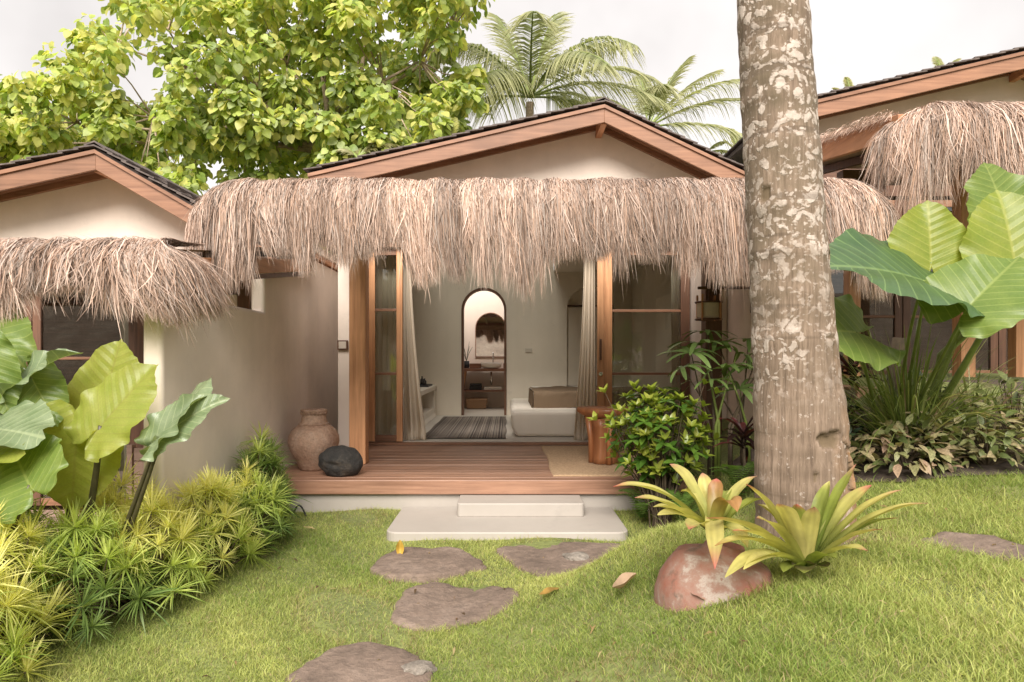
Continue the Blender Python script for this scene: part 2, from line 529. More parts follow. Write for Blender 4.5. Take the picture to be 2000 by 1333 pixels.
def make_bark():
    m, n, l, b = mat('palm_bark')
    v = coords(n, l, (1, 1, 1), False)
    sep = n.new('ShaderNodeSeparateXYZ'); l.new(v, sep.inputs[0])
    fib = noise_n(n, l, coords(n, l, (75, 75, 3.5), False), 1.0, 5, .7)
    base = ramp(n, l, fib, [(.32, (.17, .12, .085)), (.55, (.345, .26, .195)), (.75, (.47, .37, .295))])
    big = noise_n(n, l, v, 3.5, 4)
    base = mixc(n, l, .7, base, ramp(n, l, big, [(.3, (.66, .64, .58)), (.7, (1.2, 1.18, 1.15))]), 'MULTIPLY')
    # ochre flush on the right flank, low down
    och = noise_n(n, l, coords(n, l, (3, 3, 1.4), False), 1.5, 4)
    mr = n.new('ShaderNodeMapRange'); mr.inputs[1].default_value = .02; mr.inputs[2].default_value = .2
    l.new(sep.outputs[0], mr.inputs[0])
    mo = n.new('ShaderNodeMath'); mo.operation = 'MULTIPLY'; l.new(mr.outputs[0], mo.inputs[0])
    l.new(ramp(n, l, och, [(.42, 0), (.6, .75)]), mo.inputs[1])
    base = mixc(n, l, mo.outputs[0], base, (.44, .22, .065))
    # olive algae between the lichens, higher up
    alg = noise_n(n, l, v, 5.5, 5, .65)
    mz = n.new('ShaderNodeMapRange'); mz.inputs[1].default_value = .55; mz.inputs[2].default_value = 1.6
    l.new(sep.outputs[2], mz.inputs[0])
    ma = n.new('ShaderNodeMath'); ma.operation = 'MULTIPLY'; l.new(mz.outputs[0], ma.inputs[0])
    l.new(ramp(n, l, alg, [(.38, 0), (.62, .8)]), ma.inputs[1])
    base = mixc(n, l, ma.outputs[0], base, (.185, .145, .09))
    # pale lichen blotches
    vo = n.new('ShaderNodeTexVoronoi'); vo.inputs['Scale'].default_value = 15
    wv = n.new('ShaderNodeVectorMath'); wv.operation = 'ADD'
    nc = n.new('ShaderNodeTexNoise'); nc.inputs['Scale'].default_value = 13; nc.inputs['Detail'].default_value = 4
    l.new(v, nc.inputs['Vector'])
    sc = n.new('ShaderNodeVectorMath'); sc.operation = 'SCALE'; sc.inputs['Scale'].default_value = .16
    l.new(nc.outputs['Color'], sc.inputs[0]); l.new(v, wv.inputs[0]); l.new(sc.outputs[0], wv.inputs[1])
    sq = n.new('ShaderNodeVectorMath'); sq.operation = 'MULTIPLY'; sq.inputs[1].default_value = (1, 1, 1.25)
    l.new(wv.outputs[0], sq.inputs[0]); l.new(sq.outputs[0], vo.inputs['Vector'])
    lm = ramp(n, l, vo.outputs['Distance'], [(.36, 1), (.50, 0)])
    cr = n.new('ShaderNodeSeparateColor'); l.new(vo.outputs['Color'], cr.inputs[0])
    keep = ramp(n, l, cr.outputs[0], [(.18, 0), (.24, 1)])
    zone = noise_n(n, l, v, 2.4, 5)
    zr = n.new('ShaderNodeMath'); zr.operation = 'MULTIPLY_ADD'; zr.inputs[1].default_value = .45; zr.use_clamp = True
    l.new(mz.outputs[0], zr.inputs[0]); l.new(ramp(n, l, zone, [(.5, 0), (.66, .7)]), zr.inputs[2])
    zr2 = n.new('ShaderNodeMath'); zr2.operation = 'MULTIPLY'; zr2.inputs[1].default_value = 1.7; zr2.use_clamp = True
    l.new(zr.outputs[0], zr2.inputs[0])
    k1 = n.new('ShaderNodeMath'); k1.operation = 'MULTIPLY'; l.new(lm, k1.inputs[0]); l.new(keep, k1.inputs[1])
    k2 = n.new('ShaderNodeMath'); k2.operation = 'MULTIPLY'; l.new(k1.outputs[0], k2.inputs[0]); l.new(zr2.outputs[0], k2.inputs[1])
    speck = noise_n(n, l, v, 55, 4, .7)
    lich = ramp(n, l, speck, [(.3, (.54, .465, .40)), (.65, (.78, .69, .61))])
    base = mixc(n, l, k2.outputs[0], base, lich)
    # ring scars round the stem
    rs = noise_n(n, l, coords(n, l, (.9, .9, 17), False), 1.0, 3, .5)
    base = mixc(n, l, ramp(n, l, rs, [(.60, 0), (.66, .5)]), base, (.12, .085, .055))
    # tiny white specks
    vo2 = n.new('ShaderNodeTexVoronoi'); vo2.inputs['Scale'].default_value = 30
    l.new(sq.outputs[0], vo2.inputs['Vector'])
    cr2 = n.new('ShaderNodeSeparateColor'); l.new(vo2.outputs['Color'], cr2.inputs[0])
    q1 = n.new('ShaderNodeMath'); q1.operation = 'MULTIPLY'
    l.new(ramp(n, l, vo2.outputs['Distance'], [(.30, .85), (.44, 0)]), q1.inputs[0]); l.new(ramp(n, l, cr2.outputs[1], [(.5, 0), (.55, 1)]), q1.inputs[1])
    q2 = n.new('ShaderNodeMath'); q2.operation = 'MULTIPLY'; l.new(q1.outputs[0], q2.inputs[0]); l.new(zr2.outputs[0], q2.inputs[1])
    base = mixc(n, l, q2.outputs[0], base, lich)
    sp2 = noise_n(n, l, v, 34, 3, .6)
    base = mixc(n, l, ramp(n, l, sp2, [(.62, 0), (.68, .7)]), base, (.62, .54, .47))
    base = mixc(n, l, 1.0, base, (.60, .575, .56), 'MULTIPLY')
    l.new(base, b.inputs['Base Color']); b.inputs['Roughness'].default_value = .9
    hb = n.new('ShaderNodeMath'); hb.operation = 'MULTIPLY_ADD'; hb.inputs[1].default_value = .5
    l.new(k2.outputs[0], hb.inputs[0]); l.new(fib, hb.inputs[2])
    bump(n, l, b, hb.outputs[0], .7, .008)
    return m
M_BARK = make_bark()
M_BARK2 = plain('tree_bark', (.33, .25, .18), .9, 0, .35, 14, .6)
M_HOLE = plain('bark_hollow', (.10, .07, .04), .95, 0, .5, 30, .6)

def make_ear(name, c1, c2, vein, trans, rough=.4):
    """big ear leaf; UV holds the leaf's own coordinates (x across, y to the tip, attach at 0)"""
    m, n, l, b = mat(name)
    uv = n.new('ShaderNodeUVMap'); uv.uv_map = 'UVMap'
    s = n.new('ShaderNodeSeparateXYZ'); l.new(uv.outputs[0], s.inputs[0])
    ab = n.new('ShaderNodeMath'); ab.operation = 'ABSOLUTE'; l.new(s.outputs[0], ab.inputs[0])
    mu = n.new('ShaderNodeMath'); mu.operation = 'MULTIPLY_ADD'; mu.inputs[1].default_value = -.62
    l.new(ab.outputs[0], mu.inputs[0]); l.new(s.outputs[1], mu.inputs[2])
    sc = n.new('ShaderNodeMath'); sc.operation = 'MULTIPLY_ADD'; sc.inputs[1].default_value = 8.0; sc.inputs[2].default_value = 20.0
    l.new(mu.outputs[0], sc.inputs[0])
    pp = n.new('ShaderNodeMath'); pp.operation = 'PINGPONG'; pp.inputs[1].default_value = .5
    l.new(sc.outputs[0], pp.inputs[0])
    lat = ramp(n, l, pp.outputs[0], [(.015, 1), (.075, 0)])
    mid = ramp(n, l, ab.outputs[0], [(.008, 1), (.022, 0)])
    mxv = n.new('ShaderNodeMath'); mxv.operation = 'MAXIMUM'; l.new(lat, mxv.inputs[0]); l.new(mid, mxv.inputs[1])
    f = noise_n(n, l, uv.outputs[0], 3.5, 4)
    f9 = noise_n(n, l, uv.outputs[0], 40, 4)
    c = ramp(n, l, f, [(.3, c1), (.7, c2)])
    c = mixc(n, l, 1.0, c, ramp(n, l, f9, [(.3, (.56, .56, .56)), (.7, (.66, .66, .66))]), 'MULTIPLY')
    fa = n.new('ShaderNodeMath'); fa.operation = 'MULTIPLY'; fa.inputs[1].default_value = .42; l.new(mxv.outputs[0], fa.inputs[0])
    c = mixc(n, l, fa.outputs[0], c, vein)
    fl = noise_n(n, l, uv.outputs[0], 11, 6, .72)
    c = mixc(n, l, ramp(n, l, fl, [(.66, 0), (.73, .7)]), c, (.20, .13, .045))
    l.new(c, b.inputs['Base Color']); b.inputs['Roughness'].default_value = rough
    b.inputs['Specular IOR Level'].default_value = .5
    pil = ramp(n, l, pp.outputs[0], [(0, 0), (.5, 1)])
    ss = n.new('ShaderNodeMath'); ss.operation = 'MULTIPLY_ADD'; ss.inputs[1].default_value = .3
    l.new(f9, ss.inputs[0]); l.new(pil, ss.inputs[2])
    bump(n, l, b, ss.outputs[0], .3, .008)
    tr = n.new('ShaderNodeBsdfTranslucent')
    l.new(mixc(n, l, 1.0, c, (1.4, 1.4, .65), 'MULTIPLY'), tr.inputs[0])
    ms = n.new('ShaderNodeMixShader'); ms.inputs[0].default_value = trans
    l.new(b.outputs[0], ms.inputs[1]); l.new(tr.outputs[0], ms.inputs[2])
    l.new(ms.outputs[0], n['Material Output'].inputs[0])
    return m
M_EARY = make_ear('ear_leaf_backlit_lime', (.40, .48, .07), (.55, .58, .12), (.26, .24, .06), .5)  # lime base carries the glow of sun coming through the leaves
M_EARG = make_ear('ear_leaf_green', (.19, .30, .06), (.30, .40, .09), (.36, .42, .13), .42)
M_EARL = make_ear('ear_leaf_yellow_green', (.28, .38, .045), (.42, .47, .07), (.44, .44, .12), .45)
M_EARD = make_ear('ear_leaf_dark', (.055, .12, .04), (.10, .185, .06), (.20, .29, .10), .18, .35)
M_EARS = make_ear('ear_leaf_sky_sheen', (.20, .28, .13), (.34, .41, .23), (.38, .43, .24), .25, .32)  # grey tint puts the sky's reflection on glossy green leaves into the colour
M_PETD = plain('petiole_dark', (.055, .045, .022), .5, 0, .3, 20, .1)
M_PETG = plain('petiole_green', (.15, .19, .04), .5, 0, .2, 12, .1)
M_STEMB = plain('stem_brown', (.085, .06, .036), .9, 0, .3, 30, .5)

M_GRASS = leafy('grass_blade', (0, 0, 0), trans=.4, rough=.55, attr=True, var=.15, spec=.25, tcol=(1.2, 1.25, .7), gain=.68)
M_STRAP = leafy('strap_leaf', (0, 0, 0), trans=.45, rough=.4, attr=True, var=.25, spec=.4, tcol=(1.2, 1.25, .7))
M_HEDGE = leafy('hedge_leaf', (0, 0, 0), trans=.5, rough=.4, attr=True, var=.2, spec=.35, tcol=(1.15, 1.2, .7), gain=1.0)
M_TREEL = leafy('tree_leaf', (.17, .235, .035), (.42, .43, .09), .45, .45, var=.3)
M_TREEL2 = leafy('tree_leaf_dark', (.075, .14, .03), (.20, .27, .055), .38, .4, var=.3)
M_BUSHL = leafy('bush_leaf', (.055, .13, .018), (.14, .25, .035), .28, .28, var=.25, spec=.6)
M_BUSHY = leafy('bush_leaf_young', (.28, .36, .04), (.42, .44, .08), .4, .3, var=.2, spec=.6)
M_VARI = leafy('variegated_leaf', (.44, .36, .20), (.34, .36, .15), .3, .5, var=.5)
M_VARP = leafy('variegated_leaf_pink', (.50, .33, .23), (.42, .36, .18), .3, .5, var=.4)
M_VARG = leafy('dull_green_leaf', (.09, .12, .035), (.21, .24, .08), .25, .45, var=.3)  # duller green tone mixed among the shrub leaves
M_DARKL = leafy('dark_small_leaf', (.025, .05, .018), (.06, .10, .03), .2, .4, var=.3)
M_DRY = leafy('dry_leaf', (.50, .30, .07), (.44, .26, .12), .3, .7, var=.45)

def make_soil():
    m, n, l, b = mat('lawn_soil')
    v = coords(n, l, (1, 1, 1), False)
    f = noise_n(n, l, v, 2.0, 6, .6); f2 = noise_n(n, l, v, 40, 4)
    c = ramp(n, l, f, [(.3, (.10, .12, .035)), (.6, (.17, .19, .055)), (.75, (.21, .175, .085))])
    c = mixc(n, l, .6, c, ramp(n, l, f2, [(.3, (.5, .5, .5)), (.7, (1.2, 1.2, 1.2))]), 'MULTIPLY')
    l.new(c, b.inputs['Base Color']); b.inputs['Roughness'].default_value = 1
    bump(n, l, b, f2, .8, .02)
    return m
M_SOIL = make_soil()
M_BED = plain('bed_soil', (.06, .042, .03), 1, 0, .4, 25, .8)
# ------------------------------------------------------------------ ground
def axis_vals(a, b, step, outs):
    return sorted(set([-o for o in outs] + list(np.round(np.arange(a, b+1e-6, step), 4)) + list(outs)))
_xs = axis_vals(-7, 7, .1, (8, 10, 14, 20, 32, 60, 120, 300, 700))
_ys = sorted(set([-700, -300, -120, -60, -32, -20, -14, -10] + list(np.round(np.arange(-8, 9.01, .1), 4)) + [10, 12, 15, 20, 32, 60, 120, 300, 700]))
_X, _Y = np.meshgrid(_xs, _ys)
_Z = ground_z(_X, _Y)
_g = MB()
_w = len(_xs)
_g.v = [tuple(p) for p in np.stack([_X, _Y, _Z], -1).reshape(-1, 3)]
_g.f = [(j*_w+i, j*_w+i+1, (j+1)*_w+i+1, (j+1)*_w+i) for j in range(len(_ys)-1) for i in range(_w-1)]
ground = _g.build('ground', M_SOIL, smooth=True, kind='structure')

# planting beds: dark soil laid a finger over the lawn soil
def bed(name, poly):
    bm = bmesh.new()
    vs = [bm.verts.new((x, y, 0)) for x, y in poly]
    f = bm.faces.new(vs)
    for _ in range(3):
        bmesh.ops.subdivide_edges(bm, edges=bm.edges, cuts=1, use_grid_fill=True)
    bmesh.ops.triangulate(bm, faces=bm.faces)
    for _ in range(2):
        bmesh.ops.subdivide_edges(bm, edges=bm.edges, cuts=1, use_grid_fill=True)
    for v in bm.verts:
        v.co.z = gz(v.co.x, v.co.y) + .012
    me = bpy.data.meshes.new(name); bm.to_mesh(me); bm.free()
    me.materials.append(M_BED)
    o = link(name, me); o['kind'] = 'structure'
    return o
BED_L = [(-2.0, 5.55), (-1.72, 5.5), (-1.74, 4.7), (-1.98, 3.9), (-2.22, 3.25), (-2.5, 2.6), (-4.2, 2.4), (-4.2, 3.9), (-2.3, 3.9), (-2.0, 4.2)]
BED_R = [(1.72, 4.35), (2.0, 4.15), (2.3, 3.98), (2.75, 3.92), (3.3, 3.95), (4.6, 3.9), (4.6, 5.6), (2.5, 5.6), (1.72, 5.5)]
bed('planting_bed_left', BED_L)
bed('planting_bed_right', BED_R)

def in_poly(x, y, poly):
    x = np.asarray(x); y = np.asarray(y)
    r = np.zeros(x.shape, bool)
    n = len(poly)
    for i in range(n):
        x1, y1 = poly[i]; x2, y2 = poly[(i+1) % n]
        c = ((y1 > y) != (y2 > y)) & (x < (x2-x1)*(y-y1)/((y2-y1) or 1e-9)+x1)
        r ^= c
    return r

# ------------------------------------------------------------------ thatch canopies
def canopy_path(x0, x1, yf, yl, yr, rc):
    pts = []; nor = []
    def seg(a, b, n, k=30):
        for i in range(k):
            t = i/k
            pts.append((a[0]+(b[0]-a[0])*t, a[1]+(b[1]-a[1])*t)); nor.append(n)
    def arc(c, a0, a1, k=14):
        for i in range(k):
            a = a0+(a1-a0)*i/k
            pts.append((c[0]+rc*math.cos(a), c[1]+rc*math.sin(a))); nor.append((math.cos(a), math.sin(a)))
    seg((x0, yl), (x0, yf+rc), (-1, 0))
    arc((x0+rc, yf+rc), math.pi, 1.5*math.pi)
    seg((x0+rc, yf), (x1-rc, yf), (0, -1), 80)
    arc((x1-rc, yf+rc), 1.5*math.pi, 2*math.pi)
    seg((x1, yf+rc), (x1, yr), (1, 0))
    pts.append((x1, yr)); nor.append((1, 0))
    p = np.array(pts); n = np.array(nor)
    S = np.concatenate([[0], np.cumsum(np.linalg.norm(np.diff(p, axis=0), axis=1))])
    return S, p, n

THATCH_PAL = np.array([(.55, .41, .325), (.48, .345, .265), (.39, .27, .20), (.60, .46, .37), (.30, .20, .14), (.50, .34, .245), (.17, .11, .075)])*np.array([1.04, 1.03, 1.05])
def thatch(parent, x0, x1, yf, yb, sl, sr, zt, slope, n, Rr=.36, H=.28, hang=.30, rc=.36, wid=.0050, sweep=0.0, seed=1, messy=0.0, sx0=None, sx1=.12):
    rng = np.random.default_rng(seed)
    S, p, nn = canopy_path(x0, x1, yf, yf+rc+sl, yf+rc+sr, rc)
    Lt = S[-1]; La = 1.25*(Rr+H)/2*1.25
    bumps = rng.uniform(-1, 1, 60)
    bs = np.linspace(0, Lt, 60)
    def ev(s, l, off):
        x = np.interp(s, S, p[:, 0]); y = np.interp(s, S, p[:, 1])
        nx = np.interp(s, S, nn[:, 0]); ny = np.interp(s, S, nn[:, 1])
        th = np.clip(l/La, 0, 1)*math.pi/2
        d = np.where(l < 0, Rr-l, Rr*(1-np.sin(th)))
        drop = np.where(l < 0, 0, H*(1-np.cos(th))) + np.maximum(0, l-La)
        X = x-nx*d+nx*off*np.sin(th); Yy = y-ny*d+ny*off*np.sin(th)
        zz = zt+slope*np.maximum(0, Yy-(yf+Rr))-drop+off*np.cos(th) + .014*np.interp(s, bs, bumps) - .05*np.clip((np.abs(nx)-.2), 0, 1)
        return np.stack([X, Yy, zz], -1), nx, ny
    # solid bed under the straws
    ns, nl = 120, 14
    mb = MB()
    sg = np.linspace(0, Lt, ns+1); lg = np.linspace(-.5, La+.05, nl+1)
    SS, LL = np.meshgrid(sg, lg)
    V, _, _ = ev(SS, LL, np.full(SS.shape, -.035))
    mb.v = [tuple(q) for q in V.reshape(-1, 3)]
    mb.f = [(j*(ns+1)+i, j*(ns+1)+i+1, (j+1)*(ns+1)+i+1, (j+1)*(ns+1)+i) for j in range(nl) for i in range(ns)]
    # sloping slab behind the roll
    ya, ybk = yf+Rr, yb
    za, zb = zt-.05, zt-.05+slope*(yb-ya)
    mb.prism([(ya, za), (ybk, zb), (ybk, zb-.07), (ya, za-.07)], 'x', (x0+.12 if sx0 is None else sx0), x1-sx1)
    top = mb.build('thatch_canopy', M_THATCHB, parent, smooth=False)
    # straws
    nt = n
    s0 = rng.uniform(0, Lt, nt)
    kind = rng.random(nt)
    fringe = kind < .50
    stub = kind > .74
    l0 = np.where(fringe, rng.uniform(.25*La, La*1.02, nt), rng.uniform(-.45, La*.95, nt))
    ncl = int(Lt/.055)
    cc = np.sort(rng.uniform(0, Lt, ncl)); clen = rng.uniform(.1, 1.0, ncl)**1.1
    broad = np.interp(cc, np.linspace(0, Lt, 22), rng.uniform(.85, 1.12, 22))
    clen = clen*broad
    ci = np.clip(np.searchsorted(cc, s0+rng.normal(0, .02, nt)), 0, ncl-1)
    lend = La + hang*(.44+.80*clen[ci])*rng.uniform(.58, 1.12, nt)
    strag = rng.random(nt) < .02
    lend = np.where(strag, lend+rng.uniform(.02, .14, nt), lend)
    l1 = np.where(fringe, lend, np.minimum(l0+rng.uniform(.28, .55, nt), lend))
    l1 = np.where(stub, l0+rng.uniform(.07, .20, nt), l1)
    k = 5
    t = np.linspace(0, 1, k)[None, :]
    ll = l0[:, None]+(l1-l0)[:, None]*t
    pull = np.where(fringe, rng.uniform(.3, 1.0, nt), rng.uniform(0, .5, nt))
    sj = rng.normal(0, .034+.05*messy, nt)
    ss = s0[:, None]+((cc[ci]-s0)*pull)[:, None]*t**1.4 + sj[:, None]*t**1.6 + (sweep*(l1-l0))[:, None]*t
    ss = ss + (rng.normal(0, .016, nt)[:, None])*np.sin(t*math.pi*rng.uniform(.7, 1.6, nt)[:, None])
    ss = np.clip(ss, 0, Lt)
    off0 = rng.uniform(-.02, .03, nt)
    loose = np.where(stub, rng.uniform(.0, .035, nt), np.where(rng.random(nt) < .12, rng.uniform(.02, .09, nt), rng.uniform(-.01, .025, nt))*(1+messy))
    off = off0[:, None]*np.clip(ll/La+.7, .35, 1)+loose[:, None]*t**1.7*np.clip(ll/La*1.2-.1, 0, 1)
    PT, nx, ny = ev(ss, ll, off)
    PT[..., 0] += nx*0; 
    tx, ty = -ny[:, 0], nx[:, 0]
    ph = rng.normal(0, .7, nt)
    side = np.stack([tx*np.cos(ph)+nx[:, 0]*np.sin(ph), ty*np.cos(ph)+ny[:, 0]*np.sin(ph), np.zeros(nt)], -1)
    W = wid*rng.uniform(.55, 1.5, nt)[:, None]*np.array([.9, 1, 1, .7, .12])[None, :]
    col = THATCH_PAL[rng.choice(len(THATCH_PAL), nt, p=[.20, .20, .17, .14, .11, .11, .07])]*rng.uniform(.82, 1.15, nt)[:, None]
    ctone = rng.uniform(.55, 1.2, ncl)
    col = col*(ctone[ci]*.8+.2)[:, None]
    grey = (rng.random(nt) < .25)[:, None]
    col = np.where(grey, col*.45+.55*col.mean(1, keepdims=True)*np.array([1.10, 1.0, .91]), col)
    o = ribbons('thatch_straw', PT, W, side, col, M_THATCH, parent, kind='stuff')
    return top

# ------------------------------------------------------------------ gable roofs
def roof(parent, ax, az, yf, yb, yw, xl, xr, sl, sr, zw, light=None):
    zl = lambda x: az-(ax-x)*sl if x <= ax else az-(x-ax)*sr
    mb = MB()
    if light:
        # roof deck with an unseen glazed opening, added to brighten the room
        lx0, lx1, ly0, ly1 = light
        mb.prism([(lx1, zl(lx1)-.03), (ax, az-.03), (xr, zl(xr)-.03), (xr, zl(xr)-.085), (ax, az-.085), (lx1, zl(lx1)-.085)], 'y', yf+.004, yb)
        mb.prism([(xl, zl(xl)-.03), (lx0, zl(lx0)-.03), (lx0, zl(lx0)-.085), (xl, zl(xl)-.085)], 'y', yf+.004, yb)
        for a_, b_ in ((yf+.004, ly0), (ly1, yb)):
            mb.prism([(lx0+.001, zl(lx0)-.03), (lx1-.001, zl(lx1)-.03), (lx1-.001, zl(lx1)-.085), (lx0+.001, zl(lx0)-.085)], 'y', a_, b_)
    else:
        mb.prism([(xl, zl(xl)-.03), (ax, az-.03), (xr, zl(xr)-.03), (xr, zl(xr)-.085), (ax, az-.085), (xl, zl(xl)-.085)], 'y', yf+.004, yb)
    rf = mb.build('roof', M_SHINGLE, parent)
    if light:
        MB().prism([(lx0, zl(lx0)-.05), (lx1, zl(lx1)-.05), (lx1, zl(lx1)-.06), (lx0, zl(lx0)-.06)], 'y', ly0+.001, ly1-.001).build('added_roof_light', M_GLASS, parent)  # unseen skylight glass, added to let more daylight into the room
    for a, b, s in ((xl, ax, 1), (ax, xr, -1)):
        MB().prism([(a, zl(a)-.066), (b, zl(b)-.066), (b, zl(b)-.245), (a, zl(a)-.245)], 'y', yf-.03, yf).build('fascia_board', M_WOODX, parent, bevel=.004)
        MB().prism([(a, zl(a)-.055), (b, zl(b)-.055), (b, zl(b)-.092), (a, zl(a)-.092)], 'y', yf-.05, yf-.0325).build('verge_batten', M_WOODX, parent)
        nb = max(2, int(round((yw-yf)/.12)))
        for i in range(nb):
            y0 = yf+.006+(yw-yf)*i/nb
            dz = .003*(i % 2)
            MB().prism([(a, zl(a)-.09-dz), (b, zl(b)-.09-dz), (b, zl(b)-.107-dz), (a, zl(a)-.107-dz)], 'y', y0, y0+(yw-yf)/nb-.006).build('soffit_board', M_WOODX, parent)
        # rafter lying against the gable wall
        MB().prism([(a, zl(a)-.112), (b, zl(b)-.112), (b, zl(b)-.17), (a, zl(a)-.17)], 'y', yw-.05, yw-.003).build('rafter', M_WOODX, parent)
    # gable wall
    x0, x1 = xl+.42, xr-.42
    MB().prism([(x0, zw), (x1, zw), (x1, zl(x1)-.118), (ax, az-.118), (x0, zl(x0)-.118)], 'y', yw, yw+.12).build('gable_wall', M_WHITE, parent)
    MB().box(ax-.035, ax+.035, yf+.003, yw-.004, az-.26, az-.115).build('ridge_beam', M_WOODY, parent, bevel=.004)
    # shingles
    base = wloc(parent)
    Ls, Wd = .20, .26
    sh = MB().box(-Ls/2, Ls/2, -Wd/2, Wd/2, -.007, .007).mesh('shingle', M_SHINGLE)
    rest = MB()
    rg = random.Random(5)
    for a, b, s in ((xl, ax, sl), (ax, xr, sr)):
        length = math.hypot(b-a, (b-a)*s)
        ang = math.atan(s) * (1 if a == xl else -1)
        nrow = int(length/.15)
        for r in range(nrow):
            x = (a+(r+.35)*(b-a)/nrow) if a == xl else (b-(r+.35)*(b-a)/nrow)
            tilt = (-.09 if a == xl else .09)
            for c in range(int((yb-yf)/.262)):
                y = yf-.055+.13+c*.262 + (0 if c == 0 else rg.uniform(-.004, .004))
                M = Matrix.Translation((x, y, zl(x)-.008+rg.uniform(-.004, .006))) @ Matrix.Rotation(-ang-tilt, 4, 'Y') @ Matrix.Rotation(rg.uniform(-.03, .03), 4, 'X')
                if light and lx0-.05 < x < lx1+.05 and ly0-.1 < y < ly1+.1: continue
                if c == 0:
                    link('shingle', sh, rf, M)
                else:
                    rest.box(-Ls/2, Ls/2, -Wd/2, Wd/2, -.007, .007, M)
    rest.build('roof_shingles', M_SHINGLE, rf, kind='stuff')
    # ridge capping
    rg2 = int((yb-yf)/.25)
    cap = MB()
    cap.prism([(-.10, -.10*sl-.0), (0, .012), (.10, -.10*sr), (.10, -.10*sr+.014), (0, .028), (-.10, -.10*sl+.014)], 'y', -.13, .13)
    cm = cap.mesh('ridge_cap', M_SHINGLE)
    for i in range(rg2):
        link('ridge_cap', cm, rf, Matrix.Translation((ax, yf+.08+i*.25, az+.002+.004*(i % 2))))
    return rf

def planks(parent, x0, x1, y0, y1, z, n, m, name='plank', th=.03, gap=.006, lens=None):
    """deck boards running along x, one object each, sharing mesh"""
    w = (y1-y0)/n
    rg = random.Random(3)
    me = {}
    for i in range(n):
        # stagger board joints
        cuts = [x0, x1] if not lens else [x0] + sorted(rg.sample(lens, 1)) + [x1]
        for a, b in zip(cuts[:-1], cuts[1:]):
            key = round(b-a, 3)
            if key not in me:
                me[key] = MB().box(-(b-a)/2+.002, (b-a)/2-.002, -w/2+gap/2, w/2-gap/2, -th, 0).mesh(name, m)
            o = link(name, me[key], parent, Matrix.Translation(((a+b)/2, y0+(i+.5)*w, z+rg.uniform(-.0015, .0015))))
            bv = o.modifiers.new('bevel', 'BEVEL'); bv.width = .004; bv.segments = 2

def door_leaf(parent, name, x0, x1, y, z0, z1, rails, sw=.07, m=None, glass=True, th=.045, m2=None):
    """glazed door leaf: stiles and rails, one pane between each pair of rails"""
    m = m or M_WOODZ
    d = MB().box(x0, x0+sw, y-th/2, y+th/2, z0, z1).build(name, m, parent, bevel=.004)
    MB().box(x1-sw, x1, y-th/2, y+th/2, z0, z1).build('stile', m2 or m, d, bevel=.004)
    zs = [z0] + rails + [z1]
    hs = [.075] + [.03]*len(rails) + [.08]
    for i, (zz, h) in enumerate(zip(zs, hs)):
        a = zz if i == 0 else (zz-h if i == len(zs)-1 else zz-h/2)
        MB().box(x0+sw+.001, x1-sw-.001, y-th/2+.004, y+th/2-.004, a, a+h).build('rail', M_WOODX, d, bevel=.003)
    if glass:
        for a, b in zip(zs[:-1], zs[1:]):
            MB().box(x0+sw-.005, x1-sw+.005, y-.003, y+.003, a+.02, b-.02).build('pane', M_GLASS, d)
    return d

# ================================================================== MIDDLE BUNGALOW
ZD = .40      # deck level
ZF = .43      # room floor
mid = empty('bungalow', (0.25, 7.5, 0), 'open fronted middle bungalow with raised timber deck and long fringed thatch canopy', 'bungalow')
# side walls, rear, partition
MB().box(-1.735, -1.61, 7.0, 13.55, 0, 2.70).build('side_wall', M_WHITE, mid, bevel=.012)
MB().box(-1.733, -1.612, 8.0, 13.5, 2.702, 3.28).build('side_wall', M_WHITE, mid)
MB().box(2.135, 2.26, 7.0, 13.55, 0, 2.70).build('side_wall', M_WHITE, mid, bevel=.012)
MB().box(-1.605, 2.13, 13.5, 13.62, 0, 2.9).build('bathroom_wall', M_BATH, mid)
# lining of the room
MB().box(-1.6085, -1.600, 8.0, 11.6, ZF, 2.9).build('room_wall', M_INT, mid)
MB().box(2.125, 2.1335, 8.0, 11.6, ZF, 2.9).build('room_wall', M_INT, mid)
MB().box(-1.6085, -1.600, 11.73, 13.5, ZF, 2.9).build('bathroom_wall', M_BATH, mid)
MB().box(2.125, 2.1335, 11.73, 13.5, ZF, 2.9).build('bathroom_wall', M_BATH, mid)
MB().box(-1.60, 2.13, 7.95, 13.5, .05, ZF).build('room_floor', M_FLOORI, mid)
MB().box(.80, 2.125, 8.06, 11.6, 2.86, 2.95).build('ceiling', M_INT, mid)
MB().box(-1.60, .795, 11.6, 11.72, 2.902, 3.5).build('partition_wall', M_INT, mid)
MB().box(.80, .86, 8.6, 11.59, 2.952, 3.95).build('added_light_well', M_INT, mid)  # side of the added roof opening that brightens the room
MB().box(-1.60, .795, 8.06, 8.5, 2.86, 2.95).build('ceiling', M_INT, mid)
